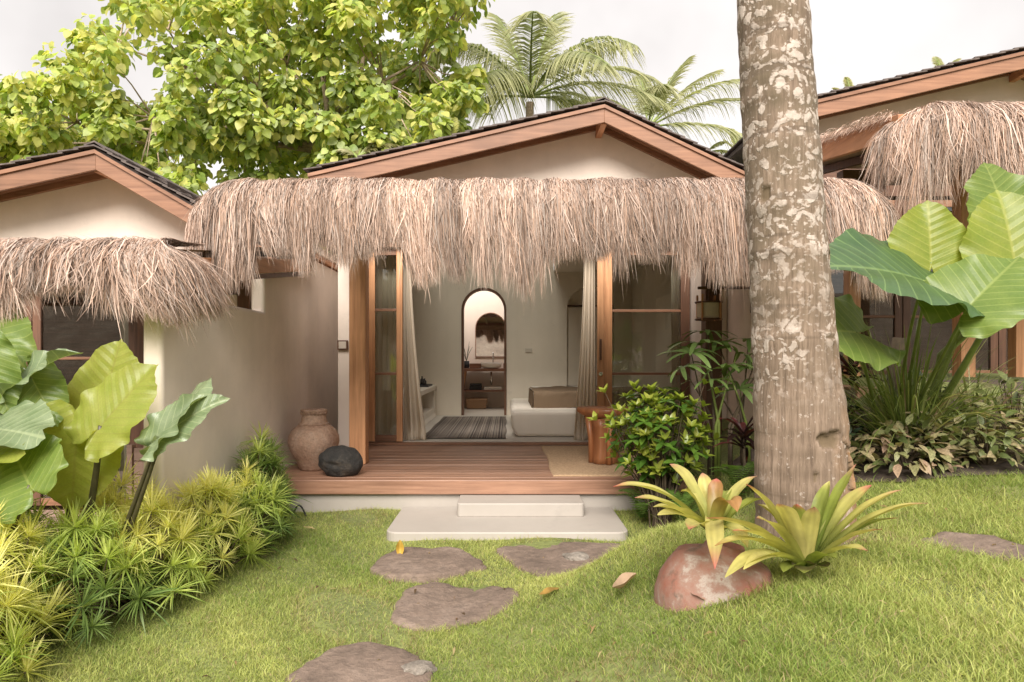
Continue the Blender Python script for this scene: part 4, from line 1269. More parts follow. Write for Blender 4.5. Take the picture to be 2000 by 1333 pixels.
def vanity():
    Y = 13.1
    v = empty('vanity_table', (-.4, 13.2, ZF), 'timber washstand with slanted leg and lower shelf seen through the arch', 'washstand')
    MB().box(-1.1, .55, 12.98, 13.45, 1.15, 1.205).build('top', M_SHELFW, v, bevel=.005)
    MB().box(-.95, .5, 13.02, 13.42, .76, .79).build('shelf', M_SHELFW, v, bevel=.004)
    for x in (-.86, .40):
        s = 1 if x < 0 else -1
        MB().tube([(x-.05*s, 13.05, ZF+.002), (x+.05*s, 13.05, 1.148)], .026, 8).build('leg', M_WOODZ, v)
        MB().tube([(x-.05*s, 13.40, ZF+.002), (x+.05*s, 13.40, 1.148)], .026, 8).build('leg', M_WOODZ, v)
    MB().box(-.72, -.50, 13.15, 13.43, 1.207, 1.30).build('backsplash_block', M_SHELFW, v, bevel=.004)
    MB().box(-.07, .25, 13.3, 13.43, 1.207, 1.30).build('backsplash_block', M_SHELFW, v, bevel=.004)
    b = empty('wash_basin', (-.30, 13.18, 1.207), 'round white wash basin standing on the timber washstand', 'basin')
    MB().lathe([(.13, 0), (.19, .02), (.205, .11), (.19, .11), (.17, .03), (.02, .02)], (-.30, 13.16, 1.208), 32).build('bowl', M_CERAMIC, b, smooth=True)
    MB().tube([(-.30, 13.16, 1.14), (-.30, 13.16, .96), (-.30, 13.20, .90), (-.30, 13.3, .93), (-.30, 13.49, .95)], .018, 10).build('drain_pipe', M_METAL, b, smooth=True)
    f = MB().tube([(-.27, 13.4, 1.208), (-.27, 13.4, 1.46), (-.27, 13.36, 1.50), (-.27, 13.26, 1.50), (-.27, 13.24, 1.47)], .012, 10).build('tap', M_METAL, None, smooth=True, off=(-.27, 13.4, 1.208))
    tag(f, 'slim steel tap rising behind the white wash basin', 'tap')
    def folded(name, x0, x1, z, h, n, m, lab):
        e = empty(name, ((x0+x1)/2, 13.2, z), lab, 'towels')
        for i in range(n):
            MB().box(x0+.005*i, x1-.004*i, 13.06, 13.36, z+i*h+.001, z+(i+1)*h-.001).build('towel', m, e, bevel=.012, seg=3)
    folded('towel_stack', -.72, -.48, .792, .04, 3, M_BLACK, 'stack of dark folded towels on the washstand shelf')
    folded('towel_stack', -.44, -.10, .792, .03, 2, M_TOWEL, 'stack of white folded towels on the washstand shelf')
    k = MB().prism([(-.76, ZF+.003), (-.40, ZF+.003), (-.37, ZF+.20), (-.79, ZF+.20)], 'y', 13.02, 13.34).build('storage_basket', M_BASKET, None, bevel=.02, off=(-.58, 13.2, ZF))
    tag(k, 'brown woven basket on the floor under the washstand', 'basket')
    m = empty('arched_mirror', (-.32, 13.47, 1.45), 'arched wall mirror above the wash basin reflecting thatch and garden', 'mirror')
    pts = arch_pts(-.32, .305, 1.42, 2.30)
    MB().prism(pts, 'y', 13.472, 13.497).build('frame', M_SHELFW, m)
    MB().prism(arch_pts(-.32, .290, 1.435, 2.285), 'y', 13.468, 13.4715).build('glass', M_MIRROR, m)
    # potted sprig on the washstand
    s = empty('potted_sprig', (-.80, 13.15, 1.208), 'dark pot with thin leafy sprig at left end of the washstand', 'plant')
    MB().lathe([(.05, 0), (.06, .03), (.055, .14), (.048, .14), (.04, .05)], (-.78, 13.15, 1.208), 16).build('pot', M_BLACK, s, smooth=True)
    for i in range(6):
        a = i*1.05
        MB().tube([(-.78, 13.15, 1.34), (-.78+.05*math.cos(a), 13.15+.04*math.sin(a), 1.5), (-.78+.12*math.cos(a), 13.15+.1*math.sin(a), 1.62+.02*i)], [.004, .006, .002], 5).build('leaf', M_DARKL, s)
    w = MB().box(.31, .43, 11.588, 11.598, 1.50, 1.57).build('wall_socket', M_FOAM, None, bevel=.003, off=(.37, 11.59, 1.5))
    tag(w, 'small double socket plate on the wall right of the arch', 'socket')
vanity()

# ================================================================== STEPPING STONES
STONES = []
def stone(uv, label, th=.035, seed=0, mtl=None, zp=None):
    if zp is None: pts = [G(u, v) for u, v in uv]
    else:
        pts = []
        for u, v in uv:
            q = P(u, v, FPX*(CAM_Z-zp)/(v-700)); pts.append(q)
    # smooth, uneven outline
    n = len(pts)
    out_ = []
    rg = random.Random(seed)
    for i in range(n):
        p0, p1, p2, p3 = pts[(i-1) % n], pts[i], pts[(i+1) % n], pts[(i+2) % n]
        for t in (0, .2, .4, .6, .8):
            q = p1.lerp(p2, t)*.55+.45*.5*((2*p1)+(-p0+p2)*t+(2*p0-5*p1+4*p2-p3)*t*t+(-p0+3*p1-3*p2+p3)*t**3)
            out_.append((q.x+.022*mnoise.noise(Vector((q.x*11, q.y*11, seed)))+.008*mnoise.noise(Vector((q.x*31, q.y*31, seed))), q.y+.022*mnoise.noise(Vector((q.x*11, q.y*11, seed+9)))+.008*mnoise.noise(Vector((q.x*31, q.y*31, seed+5)))))
    cx = sum(p[0] for p in out_)/len(out_); cy = sum(p[1] for p in out_)/len(out_)
    mb = MB()
    rings = [(1.0, -.06), (1.0, .004), (.985, .016), (.95, .021), (.88, .022), (.8, .022), (.7, .022), (.6, .022), (.5, .022), (.4, .022), (.3, .022), (.2, .022), (.1, .022)]
    m = len(out_)
    vs = []
    zc = gz(cx, cy) if zp is None else zp
    for s, dz in rings:
        for x, y in out_:
            xx, yy = cx+(x-cx)*s, cy+(y-cy)*s
            zz = (gz(xx, yy)*.75+zc*.25) if zp is None else zp
            vs.append((xx, yy, zz+dz*th/.022*.6+(.008*mnoise.noise(Vector((xx*5, yy*5, seed)))+.004*mnoise.noise(Vector((xx*17, yy*17, seed)))+.007*math.floor(2.2*mnoise.noise(Vector((xx*3.1, yy*3.1, seed+3)))) if dz > .01 else 0)))
    vs.append((cx, cy, zc+th*.6))
    fs = [(i*m+j, i*m+(j+1) % m, (i+1)*m+(j+1) % m, (i+1)*m+j) for i in range(len(rings)-1) for j in range(m)]
    k = (len(rings)-1)*m
    fs += [(k+j, k+(j+1) % m, len(vs)-1) for j in range(m)]
    o = mb.add(vs, fs).build('stepping_stone', mtl or M_STONE, None, smooth=True, off=(cx, cy, zc))
    tag(o, label, 'stone', 'stepping stones in the lawn')
    STONES.append(out_)
    return o
stone([(724, 1112), (745, 1088), (790, 1074), (860, 1072), (905, 1078), (935, 1095), (948, 1108), (900, 1118), (835, 1128), (760, 1128)], 'flat brown stepping stone with a curled yellow leaf on it, below the steps', seed=1, zp=.115)
stone([(970, 1078), (990, 1066), (1080, 1063), (1160, 1063), (1222, 1068), (1235, 1090), (1190, 1120), (1130, 1136), (1060, 1128), (1005, 1106)], 'pinkish grey stepping stone with broken corner, right of the leaf covered one', seed=2, zp=.115)
stone([(764, 1222), (772, 1180), (790, 1156), (840, 1142), (900, 1148), (960, 1145), (1003, 1150), (1018, 1168), (985, 1196), (925, 1222), (845, 1240)], 'wide flat brown stepping stone in middle of the lawn path', seed=3)
stone([(560, 1333), (600, 1300), (650, 1270), (730, 1262), (790, 1272), (815, 1290), (848, 1305), (846, 1330), (810, 1370), (700, 1400), (600, 1390)], 'nearest stepping stone with a chipped right edge at bottom of the picture', seed=4)
stone([(1795, 1062), (1840, 1046), (1910, 1047), (1985, 1062), (2040, 1075), (2050, 1105), (1990, 1106), (1920, 1092), (1850, 1078)], 'lone stepping stone on the right lawn under the shrubs', seed=5)
def chip(u, v, r, seed, label):
    p = G(u, v)
    bm = bmesh.new(); bmesh.ops.create_icosphere(bm, subdivisions=3, radius=1)
    for w in bm.verts:
        d = w.co.normalized()
        w.co = d*(r*(1+.35*mnoise.noise(d*1.6+Vector((seed, 0, 0)))))
        w.co.z *= .45; w.co.x *= 1.3
    me = bpy.data.meshes.new('rock'); bm.to_mesh(me); bm.free()
    me.materials.append(M_ROCK)
    o = link('rock', me); o.location = p+Vector((0, 0, .02))
    tag(o, label, 'rock')
M_ROCK = make_stone('grey_rock', (.07, .058, .046), (.20, .17, .14), (.33, .29, .25), 5)
chip(1125, 1098, .075, 3, 'small rough grey rock lying on the broken stepping stone')
chip(818, 1318, .055, 8, 'dark broken rock lump at the chipped edge of the nearest stepping stone')

# garden hose end
_h = P(570, 1008, 5.45)
hp = []
for i in range(13):
    t = i/12
    p = P(570+28*t, 1010-22*math.sin(math.pi*min(1, t*1.05)), 5.4)
    hp.append((p.x, p.y+.02*t, p.z))
hz = gz(hp[0][0], hp[0][1])
o = MB().tube(hp, .007, 8).build('hose_loop', M_HOSE, None, smooth=True, off=(hp[0][0], hp[0][1], hz))
tag(o, 'thin black hose loop sticking out of the lawn beside the plinth', 'hose')
# ================================================================== FOREGROUND PALM TRUNK
def palm_trunk():
    Y0 = 3.2
    rows = [(-900, 1395, 1505), (-400, 1424, 1542), (0, 1443, 1572), (150, 1448, 1584), (300, 1455, 1597), (500, 1467, 1612), (700, 1475, 1632), (900, 1478, 1656), (1000, 1480, 1664), (1070, 1478, 1670), (1140, 1468, 1684)]
    vv = np.array([r[0] for r in rows], float)
    cu = np.array([(r[1]+r[2])/2 for r in rows]); ru = np.array([(r[2]-r[1])/2 for r in rows])
    k = Y0/FPX
    bx = (cu[-2]-990)*k
    base = Vector((bx, Y0, gz(bx, Y0)-.02))
    t = empty('palm_tree', base, 'thick leaning palm trunk blotched with pale lichen in the right foreground', 'palm')
    nr, ns = 340, 140
    va = np.concatenate([np.linspace(1140, -20, 260), np.linspace(-25, -900, 80)])
    holes = [(1587, 851, 27, 15, .024, 1), (1634, 905, 16, 50, .03, 2), (1612, 478, 7, 34, .035, 3), (1532, 14, 26, 8, .035, 4), (1478, 392, 7, 13, .012, 5), (1597, 353, 4, 8, .03, 6), (1640, 848, 7, 9, .02, 7), (1600, 505, 5, 9, .012, 8), (1600, 690, 3, 20, .012, 9), (1553, 920, 3, 9, .015, 10), (1590, 660, 10, 3, .012, 11), (1632, 790, 2, 40, .012, 12)]
    V = []; H = []
    for v in va:
        c = np.interp(v, vv, cu); r = np.interp(v, vv, ru)*k
        zc = CAM_Z-(v-700)*k
        ring = .0022*math.sin(zc*24+1.9*math.sin(zc*3.3))+.0014*math.sin(zc*57+2*math.sin(zc*7))
        for j in range(ns):
            a = 2*math.pi*j/ns
            dx, dy = math.sin(a), -math.cos(a)
            px = Vector((dx*1.2, dy*1.2, zc*1.1))
            rr = r*(1+.03*mnoise.noise(px*1.3))+ring+.004*mnoise.noise(Vector((dx*3, dy*3, zc*5)))
            rr += .0012*mnoise.noise(Vector((dx*22, dy*22, zc*2.2)))
            h = 0
            if dy < .3:
                us = c+dx*r/k
                for hu, hv, hw, hh, dp, sd in holes:
                    if abs(us-hu) > hw*2 or abs(v-hv) > hh*2: continue
                    q = ((us-hu)/hw)**2+((v-hv)/hh)**2
                    q += 1.3*mnoise.noise(Vector((us*.075, v*.075, sd)))+.5*mnoise.noise(Vector((us*.2, v*.2, sd)))
                    m = 1-min(1, max(0, (q-.75)/.35))
                    m = m*m*(3-2*m)
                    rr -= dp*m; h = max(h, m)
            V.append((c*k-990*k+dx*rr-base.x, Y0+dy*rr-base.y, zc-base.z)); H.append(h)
    nr = len(va)
    me = bpy.data.meshes.new('trunk')
    F = [(i*ns+j, i*ns+(j+1) % ns, (i+1)*ns+(j+1) % ns, (i+1)*ns+j) for i in range(nr-1) for j in range(ns)]
    me.from_pydata(V, [], F)
    me.polygons.foreach_set('use_smooth', [True]*len(me.polygons))
    at = me.color_attributes.new('Col', 'FLOAT_COLOR', 'POINT')
    Hc = np.ones((len(V), 4), np.float32); Hc[:, 0] = H
    at.data.foreach_set('color', Hc.ravel())
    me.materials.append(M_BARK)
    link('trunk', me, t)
    # hollows tinted dark brown: bare inner wood plus shade put into the colour
    n, l = M_BARK.node_tree.nodes, M_BARK.node_tree.links
    b = n['Principled BSDF']
    src = b.inputs['Base Color'].links[0].from_socket
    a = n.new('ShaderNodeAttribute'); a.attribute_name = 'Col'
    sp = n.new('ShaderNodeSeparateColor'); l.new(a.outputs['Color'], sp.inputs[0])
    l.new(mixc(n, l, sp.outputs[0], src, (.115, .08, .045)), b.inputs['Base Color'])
    return t
palm_trunk()

# ================================================================== EAR-LEAVED PLANTS
EAR_PHI = np.radians([0, 6, 14, 25, 45, 70, 95, 120, 140, 155, 166, 174, 180])
EAR_R = np.array([1.0, .955, .885, .80, .68, .575, .515, .495, .475, .43, .33, .16, .05])
def ear_mesh(mt, w=1.0, fold=.18, droop=.22, wave=.03, seed=0, curl=0.0):
    na, nr = 132, 12
    rg = random.Random(seed)
    p1, p2 = rg.uniform(0, 6), rg.uniform(0, 6)
    V = [(0, 0, 0)]; UV = [(0, 0)]
    for i in range(1, nr+1):
        rho = i/nr
        for j in range(na):
            a = 2*math.pi*j/na
            phi = a if a <= math.pi else 2*math.pi-a
            sg = 1 if a <= math.pi else -1
            r = np.interp(phi, EAR_PHI, EAR_R)*rho
            x, y = r*math.sin(phi)*sg, r*math.cos(phi)
            ph = (y-.62*abs(x))*8*2*math.pi
            e = 1+.010*math.cos(ph)*rho**6
            x *= e; y *= e
            z = fold*abs(x)*(1-.4*rho) - droop*(max(0, y)**2) - droop*.7*(max(0, -y)**2) - curl*x*x
            z += -.0028*math.cos(ph)*min(1, abs(x)*6)
            z += 1.6*wave*math.sin(phi*7+p1+sg)*rho**4 + 1.1*wave*math.sin(phi*13*sg+p2)*rho**7
            V.append((x*w, y, z)); UV.append((x, y))
    F = [(0, 1+j, 1+(j+1) % na) for j in range(na)]
    for i in range(nr-1):
        for j in range(na):
            a, b = 1+i*na+j, 1+i*na+(j+1) % na
            F.append((a, a+na, b+na, b))
    me = bpy.data.meshes.new('leaf')
    me.from_pydata(V, [], F)
    me.polygons.foreach_set('use_smooth', [True]*len(me.polygons))
    uvl = me.uv_layers.new(name='UVMap')
    li = np.zeros(len(me.loops), np.int32); me.loops.foreach_get('vertex_index', li)
    uvl.data.foreach_set('uv', np.array(UV, np.float32)[li].ravel())
    me.materials.append(mt)
    return me

def ear_leaf(parent, A, T, N, mt, base=None, pet=None, w=1.0, pr=.010, bend=(0, 0, 0), **kw):
    A, T, N = Vector(A), Vector(T), Vector(N)
    yv = (T-A); L = yv.length; yv = yv.normalized()
    zv = (N-yv*N.dot(yv)).normalized()
    xv = yv.cross(zv)
    M = Matrix((xv, yv, zv)).transposed().to_4x4()
    M = Matrix.Translation(A) @ M @ Matrix.Scale(L, 4)
    o = link('leaf', ear_mesh(mt, w, **kw), parent, M)
    if base is not None:
        B = Vector(base)
        mid_ = B.lerp(A, .55)+Vector(bend)
        pts = []
        for i in range(9):
            t = i/8
            pts.append(B*(1-t)**2+mid_*2*t*(1-t)+A*t*t)
        MB().tube(pts, [pr*(1.5-.75*i/8) for i in range(9)], 10).build('petiole', pet or M_PETG, parent, smooth=True)
    return o

def gp(x, y): return Vector((x, y, gz(x, y)))
b1 = gp(-2.33, 3.62)
e1 = empty('elephant_ear', b1, 'lime elephant ear with backlit upright leaves rising from hedge by white wall', 'plant')
ear_leaf(e1, P(196, 812, 3.66), P(233, 662, 3.70), (-.15, -1, .15), M_EARY, b1+Vector((-.05, .1, 0)), M_PETD, w=1.0, seed=1, fold=.08, wave=.02, droop=.05)
ear_leaf(e1, P(197, 832, 3.40), P(303, 708, 3.46), (-.35, -1, .25), M_EARY, b1, M_PETD, w=.92, seed=2, fold=.12, wave=.025, droop=.06, pr=.016, bend=(.05, 0, 0))
ear_leaf(e1, P(150, 842, 3.50), P(138, 1000, 3.46), (.1, -1, .3), M_EARY, b1+Vector((-.08, .05, 0)), M_PETD, w=1.1, seed=3, fold=.10, droop=.05, wave=.02)
b2 = gp(-2.22, 3.70)
e2 = empty('elephant_ear', b2, 'green elephant ear with sky sheen in the colour of two folded leaves leaning over the white wall end', 'plant')
ear_leaf(e2, P(313, 846, 3.36), P(402, 726, 3.42), (-.75, -.55, .7), M_EARS, b2, M_PETD, w=.85, seed=4, fold=-.05, droop=.15, pr=.011)
ear_leaf(e2, P(318, 850, 3.34), P(430, 770, 3.30), (.35, -.75, .75), M_EARS, b2+Vector((.04, 0, 0)), M_PETD, w=.62, seed=5, fold=.25, droop=.1, pr=.010)
b3 = gp(-2.62, 3.30)
e3 = empty('elephant_ear', b3, 'cluster of pale and green elephant ear leaves at left edge before dark glass', 'plant')
ear_leaf(e3, P(22, 770, 3.5), P(118, 664, 3.45), (-.35, -.55, .8), M_EARS, b3, M_PETD, w=0.53, seed=6, fold=.3, droop=.2, wave=.05)
ear_leaf(e3, P(62, 738, 3.55), P(112, 830, 3.45), (.4, -.8, .5), M_EARG, b3, M_PETG, w=0.73, seed=7, fold=.2, droop=.1, wave=.04)
ear_leaf(e3, P(-30, 690, 3.4), P(18, 812, 3.4), (.35, -.9, .3), M_EARG, b3, M_PETG, w=0.69, seed=8, fold=.15, droop=.1)
ear_leaf(e3, P(-15, 838, 3.3), P(78, 842, 3.12), (-.1, -.55, .85), M_EARS, b3, M_PETG, w=0.95, seed=9, fold=.15, droop=.1)
ear_leaf(e3, P(-25, 640, 3.7), P(40, 700, 3.5), (.2, -.7, .6), M_EARG, b3, M_PETG, w=0.77, seed=10, fold=.25, droop=.2, wave=.05)
ear_leaf(e3, P(-40, 890, 3.3), P(36, 868, 3.1), (0, -.5, .9), M_EARY, b3, M_PETG, w=1.03, seed=11, fold=.15, droop=.1)
ear_leaf(e3, P(58, 948, 3.15), P(18, 868, 3.30), (-.1, -1, .3), M_EARG, b3+Vector((.1, -.1, 0)), M_PETD, w=1.33, seed=12, fold=.12, droop=.05, pr=.010)

b4 = gp(2.72, 4.75)
e4 = empty('elephant_ear', b4, 'tall elephant ear with broad green leaves on thick stems at right edge', 'plant')
ear_leaf(e4, P(1804, 549, 3.75), P(1632, 486, 3.55), (-.15, -.62, .8), M_EARD, b4, M_PETG, w=1.22, seed=21, fold=.22, droop=.18, wave=.02, bend=(0, .1, .1))
ear_leaf(e4, P(1890, 601, 3.55), P(1992, 492, 3.6), (-.55, -.8, .55), M_EARG, b4, M_PETG, w=1.04, seed=22, fold=.28, droop=.12, wave=.02)
ear_leaf(e4, P(1818, 512, 3.95), P(1815, 390, 4.0), (-.05, -1, .25), M_EARL, b4, M_PETG, w=1.19, seed=23, fold=.1, droop=.05, wave=.02)
ear_leaf(e4, P(1986, 538, 3.85), P(1958, 364, 3.95), (-.1, -1, .2), M_EARL, b4+Vector((.15, 0, 0)), M_PETG, w=0.98, seed=24, fold=.12, droop=.06, wave=.02, pr=.018)
ear_leaf(e4, P(1965, 425, 4.15), P(1928, 314, 4.2), (.15, -1, .25), M_EARG, b4+Vector((.1, 0, 0)), M_PETG, w=1.30, seed=25, fold=.1, droop=.05, wave=.03, pr=.014)
ear_leaf(e4, P(1672, 650, 3.95), P(1545, 632, 3.7), (.0, -.75, .65), M_EARG, b4+Vector((-.1, 0, 0)), M_PETG, w=1.09, seed=26, fold=.3, droop=.15)
MB().tube([b4+Vector((-.02, .05, -.05)), b4+Vector((0, .03, .35)), b4+Vector((.02, 0, .72))], [.075, .065, .05], 14).build('stem', M_STEMB, e4, smooth=True)
MB().tube([b4+Vector((.22, .0, 0)), b4+Vector((.24, -.1, .6)), P(1992, 560, 3.9)], [.03, .028, .02], 12).build('stem', M_PETG, e4, smooth=True)

# ================================================================== BROMELIADS AND POT
def strap(parent, B, T, lift, wid, c0, c1, ct, sag=0.0, twist=0.0, seed=0):
    B, T = Vector(B), Vector(T)
    rg = random.Random(seed)
    C = B.lerp(T, .5)+Vector((0, 0, lift))
    nl, nw = 18, 6
    V = []; C4 = []
    prev = None
    for i in range(nl+1):
        t = i/nl
        p = B*(1-t)**2+C*2*t*(1-t)+T*t*t
        d = ((C-B)*(1-t)+(T-C)*t).normalized()
        s = d.cross(Vector((0, 0, 1)))
        if s.length < .05: s = Vector((1, 0, 0))
        s.normalize()
        s = (Matrix.Rotation(twist*t, 3, d) @ s)
        nn = s.cross(d)
        w = wid*(.75+.35*math.sin(min(1, t*1.5)*math.pi*.5))*(1-max(0, (t-.68)/.32)**1.8)+.002
        for j in range(nw+1):
            q = j/nw*2-1
            ch = .30*(1-t*.6)
            V.append(p+s*q*w*.5+nn*(w*ch*q*q+.0015*math.sin(t*19+q*4+seed)))
            e = max(0, (t-.82)/.18)
            k = min(1, t*1.4)
            f = .85+.15*math.cos(q*9)*.5+rg.uniform(-.03, .03)
            col = [(c0[m]*(1-k)+c1[m]*k)*f*(1-e)+ct[m]*e for m in range(3)]
            C4.append((*col, 1))
    F = [(i*(nw+1)+j, i*(nw+1)+j+1, (i+1)*(nw+1)+j+1, (i+1)*(nw+1)+j) for i in range(nl) for j in range(nw)]
    off = wloc(parent)
    me = bpy.data.meshes.new('leaf')
    me.from_pydata([tuple(v-off) for v in V], [], F)
    me.polygons.foreach_set('use_smooth', [True]*len(me.polygons))
    at = me.color_attributes.new('Col', 'FLOAT_COLOR', 'POINT')
    at.data.foreach_set('color', np.array(C4, np.float32).ravel())
    me.materials.append(M_STRAP)
    return link('leaf', me, parent)

YG, YL, PK = (.38, .43, .09), (.74, .66, .22), (.68, .17, .16)
PKL, OR = (.62, .28, .22), (.52, .27, .10)
def bromeliad(name, cu, cv, cY, label, tips, base_dz=0):
    B0 = P(cu, cv, cY)
    br = empty(name, B0, label, 'bromeliad')
    for i, (u, v, dy, lift, w, c0, c1, ct) in enumerate(tips):
        T = P(u, v, cY+dy)
        d = (T-B0); d.z = 0
        b = B0+d.normalized()*.02
        strap(br, b, T, lift, w*1.45, c0, c1, ct, seed=i, twist=random.uniform(-.25, .25))
    return br
# half buried terracotta pot
pc = G(1408, 1150)
pc.y += .10; pc.z = gz(pc.x, pc.y)
pot = empty('terracotta_pot', pc, 'weathered terracotta pot half sunk in the grass below the bromeliads', 'pot')
pr_ = 118*pc.y/FPX
def tilt(p):
    q = Matrix.Rotation(R(10), 3, 'Y') @ (p-pc)
    q.x *= 1.0
    q = q*(1+.015*mnoise.noise(q*9))
    rg_ = .004*math.sin((p.z-pc.z)*95)+.01*mnoise.noise(q*5)+.004*mnoise.noise(q*18)
    return pc+q*(1+rg_/pr_)+Vector((0, 0, -.155))
_m = MB().lathe([(pr_*.86, -.10), (pr_*.97, -.02), (pr_, .06), (pr_*.98, .12), (pr_*.90, .18), (pr_*.74, .225), (pr_*.52, .25), (pr_*.34, .262), (pr_*.30, .28), (pr_*.26, .28), (pr_*.24, .25)], pc, 56, tilt)
_m.build('body', M_POT, pot, smooth=True)
bromeliad('bromeliad', 1392, 1040, 2.68, 'pink tipped bromeliad growing out of the sunken terracotta pot', [
    (1198, 951, -.02, .13, .040, YG, YL, PK), (1240, 972, -.1, .07, .036, YG, YL, PKL), (1276, 990, -.18, .06, .042, YG, YL, YL),
    (1284, 1006, -.22, .06, .038, YG, YL, YL), (1345, 1034, -.28, .06, .045, YL, YL, PK), (1308, 907, .12, .10, .050, YG, YL, PKL),
    (1372, 924, .16, .05, .036, YG, YL, PKL), (1400, 935, .1, .06, .036, YG, OR, PK), (1478, 930, .14, .08, .040, YG, YL, PKL),
    (1440, 1000, -.12, .16, .055, YG, OR, OR), (1396, 1112, -.34, .20, .040, YL, YL, PK), (1500, 975, .05, .07, .040, YG, YG, YL),
    (1460, 1070, -.16, .09, .045, YG, YL, YL), (1330, 960, .05, .10, .045, YG, YL, YL), (1500, 1050, -.06, .07, .040, YG, YG, YG), (1420, 960, .16, .1, .045, YG, YG, YL)])
G2 = (.26, .35, .07)
bromeliad('bromeliad', 1572, 1112, 2.70, 'spreading yellow bromeliad with red leaf tips at foot of the palm trunk', [
    (1457, 946, .0, .10, .046, YG, YL, PK), (1380, 1012, -.30, .10, .040, YG, YL, PK), (1432, 1036, -.36, .08, .040, YG, YL, PK),
    (1416, 1128, -.46, .14, .040, YG, YL, YL), (1530, 1118, -.22, .05, .040, G2, YG, YG), (1672, 907, .06, .06, .042, G2, YG, PKL),
    (1702, 948, .0, .09, .050, G2, YL, PK), (1760, 957, -.06, .10, .042, G2, YL, PKL), (1812, 983, -.10, .12, .044, G2, YL, PKL),
    (1722, 1034, -.2, .07, .040, G2, YL, PK), (1632, 1090, -.22, .06, .042, G2, YG, YG), (1520, 985, -.12, .10, .048, YL, YL, PKL),
    (1556, 985, -.06, .08, .045, YG, YG, PK), (1590, 990, -.14, .06, .042, YL, YL, PKL), (1396, 1066, -.44, .12, .038, YG, YL, OR), (1452, 1112, -.44, .10, .038, G2, YL, YL), (1694, 1076, -.24, .08, .040, G2, YL, PKL), (1752, 1012, -.05, .09, .038, G2, YG, PKL), (1478, 1012, -.18, .09, .042, YG, YL, PKL), (1620, 940, .08, .08, .04, G2, YG, YL), (1650, 985, .08, .08, .05, G2, YG, YG),
    (1480, 985, .05, .1, .045, YG, YL, YL), (1612, 1110, -.16, .03, .05, G2, (.14, .11, .05), YG), (1570, 1120, -.2, .04, .055, G2, (.15, .13, .05), YG), (1500, 1060, .03, .07, .045, G2, YG, YL)])

# ================================================================== SPIKY HEDGE
def rosette_mesh(c_in, c_out, n=30, L=.15, w=.011, seed=0, up=.35):
    rng = np.random.default_rng(seed)
    az = rng.uniform(0, 2*math.pi, n); el = rng.uniform(-.25, 1.35, n)
    d = np.stack([np.cos(az)*np.cos(el), np.sin(az)*np.cos(el), np.sin(el)], -1)
    ln = L*rng.uniform(.65, 1.15, n)
    t = np.array([.05, .35, .7, 1.0])
    PT = d[:, None, :]*(ln[:, None]*t[None, :])[..., None]
    PT[..., 2] -= (.30*ln)[:, None]*(t**2)[None, :]*np.clip(1.2-el[:, None]*.5, .2, 1.5)
    sd = norm(np.cross(d, np.array([0, 0, 1.0])+rng.normal(0, .25, (n, 3))))
    W = w*rng.uniform(.75, 1.2, n)[:, None]*np.array([.6, 1, .8, .08])[None, :]
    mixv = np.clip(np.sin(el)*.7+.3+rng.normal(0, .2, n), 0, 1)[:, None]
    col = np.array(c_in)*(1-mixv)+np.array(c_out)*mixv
    return ribbons('leaf_head', PT, W, sd, col, M_HEDGE, me_only=True)
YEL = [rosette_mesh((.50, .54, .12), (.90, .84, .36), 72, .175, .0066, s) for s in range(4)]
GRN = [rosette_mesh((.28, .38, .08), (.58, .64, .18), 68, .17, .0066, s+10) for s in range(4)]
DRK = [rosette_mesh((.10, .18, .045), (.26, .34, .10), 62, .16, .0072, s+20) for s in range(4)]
def spiky(x, y, r, h, nh, pal, label, seed):
    rg = random.Random(seed)
    z = gz(x, y)
    p = empty('spiky_shrub', (x, y, z), label, 'shrub', 'narrow leaved shrubs of the hedge')
    st = MB()
    nh = int(nh*1.7)
    for i in range(nh):
        a = i*2.399+rg.uniform(-.3, .3)
        q = math.sqrt((i+.4)/nh)
        hx, hy = x+r*q*math.cos(a), y+r*q*math.sin(a)
        hz_ = z+max(.07, h*(1-.86*q**2.2)*rg.uniform(.8, 1.06))
        hx = max(hx, -9)
        # keep heads off the white wall
        if hy > 3.98 and hx < -1.93: hx = -1.93+rg.uniform(0, .05)
        top = (1-q)+rg.uniform(-.25, .25)
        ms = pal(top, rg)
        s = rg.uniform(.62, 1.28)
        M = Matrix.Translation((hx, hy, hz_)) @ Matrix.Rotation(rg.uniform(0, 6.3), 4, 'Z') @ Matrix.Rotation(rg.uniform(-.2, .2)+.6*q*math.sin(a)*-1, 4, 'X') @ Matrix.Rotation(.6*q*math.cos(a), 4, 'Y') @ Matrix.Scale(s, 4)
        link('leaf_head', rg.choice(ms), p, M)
        st.tube([(x+.03*math.cos(a), y+.03*math.sin(a), z-.02), ((x+hx)/2, (y+hy)/2, z+(hz_-z)*.45), (hx, hy, hz_)], [.007, .005, .003], 5)
    st.build('stems', M_STEMB, p)
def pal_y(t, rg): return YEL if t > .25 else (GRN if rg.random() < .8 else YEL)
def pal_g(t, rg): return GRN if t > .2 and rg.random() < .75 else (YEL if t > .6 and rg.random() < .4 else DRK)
def pal_d(t, rg): return DRK if rg.random() < .75 else GRN
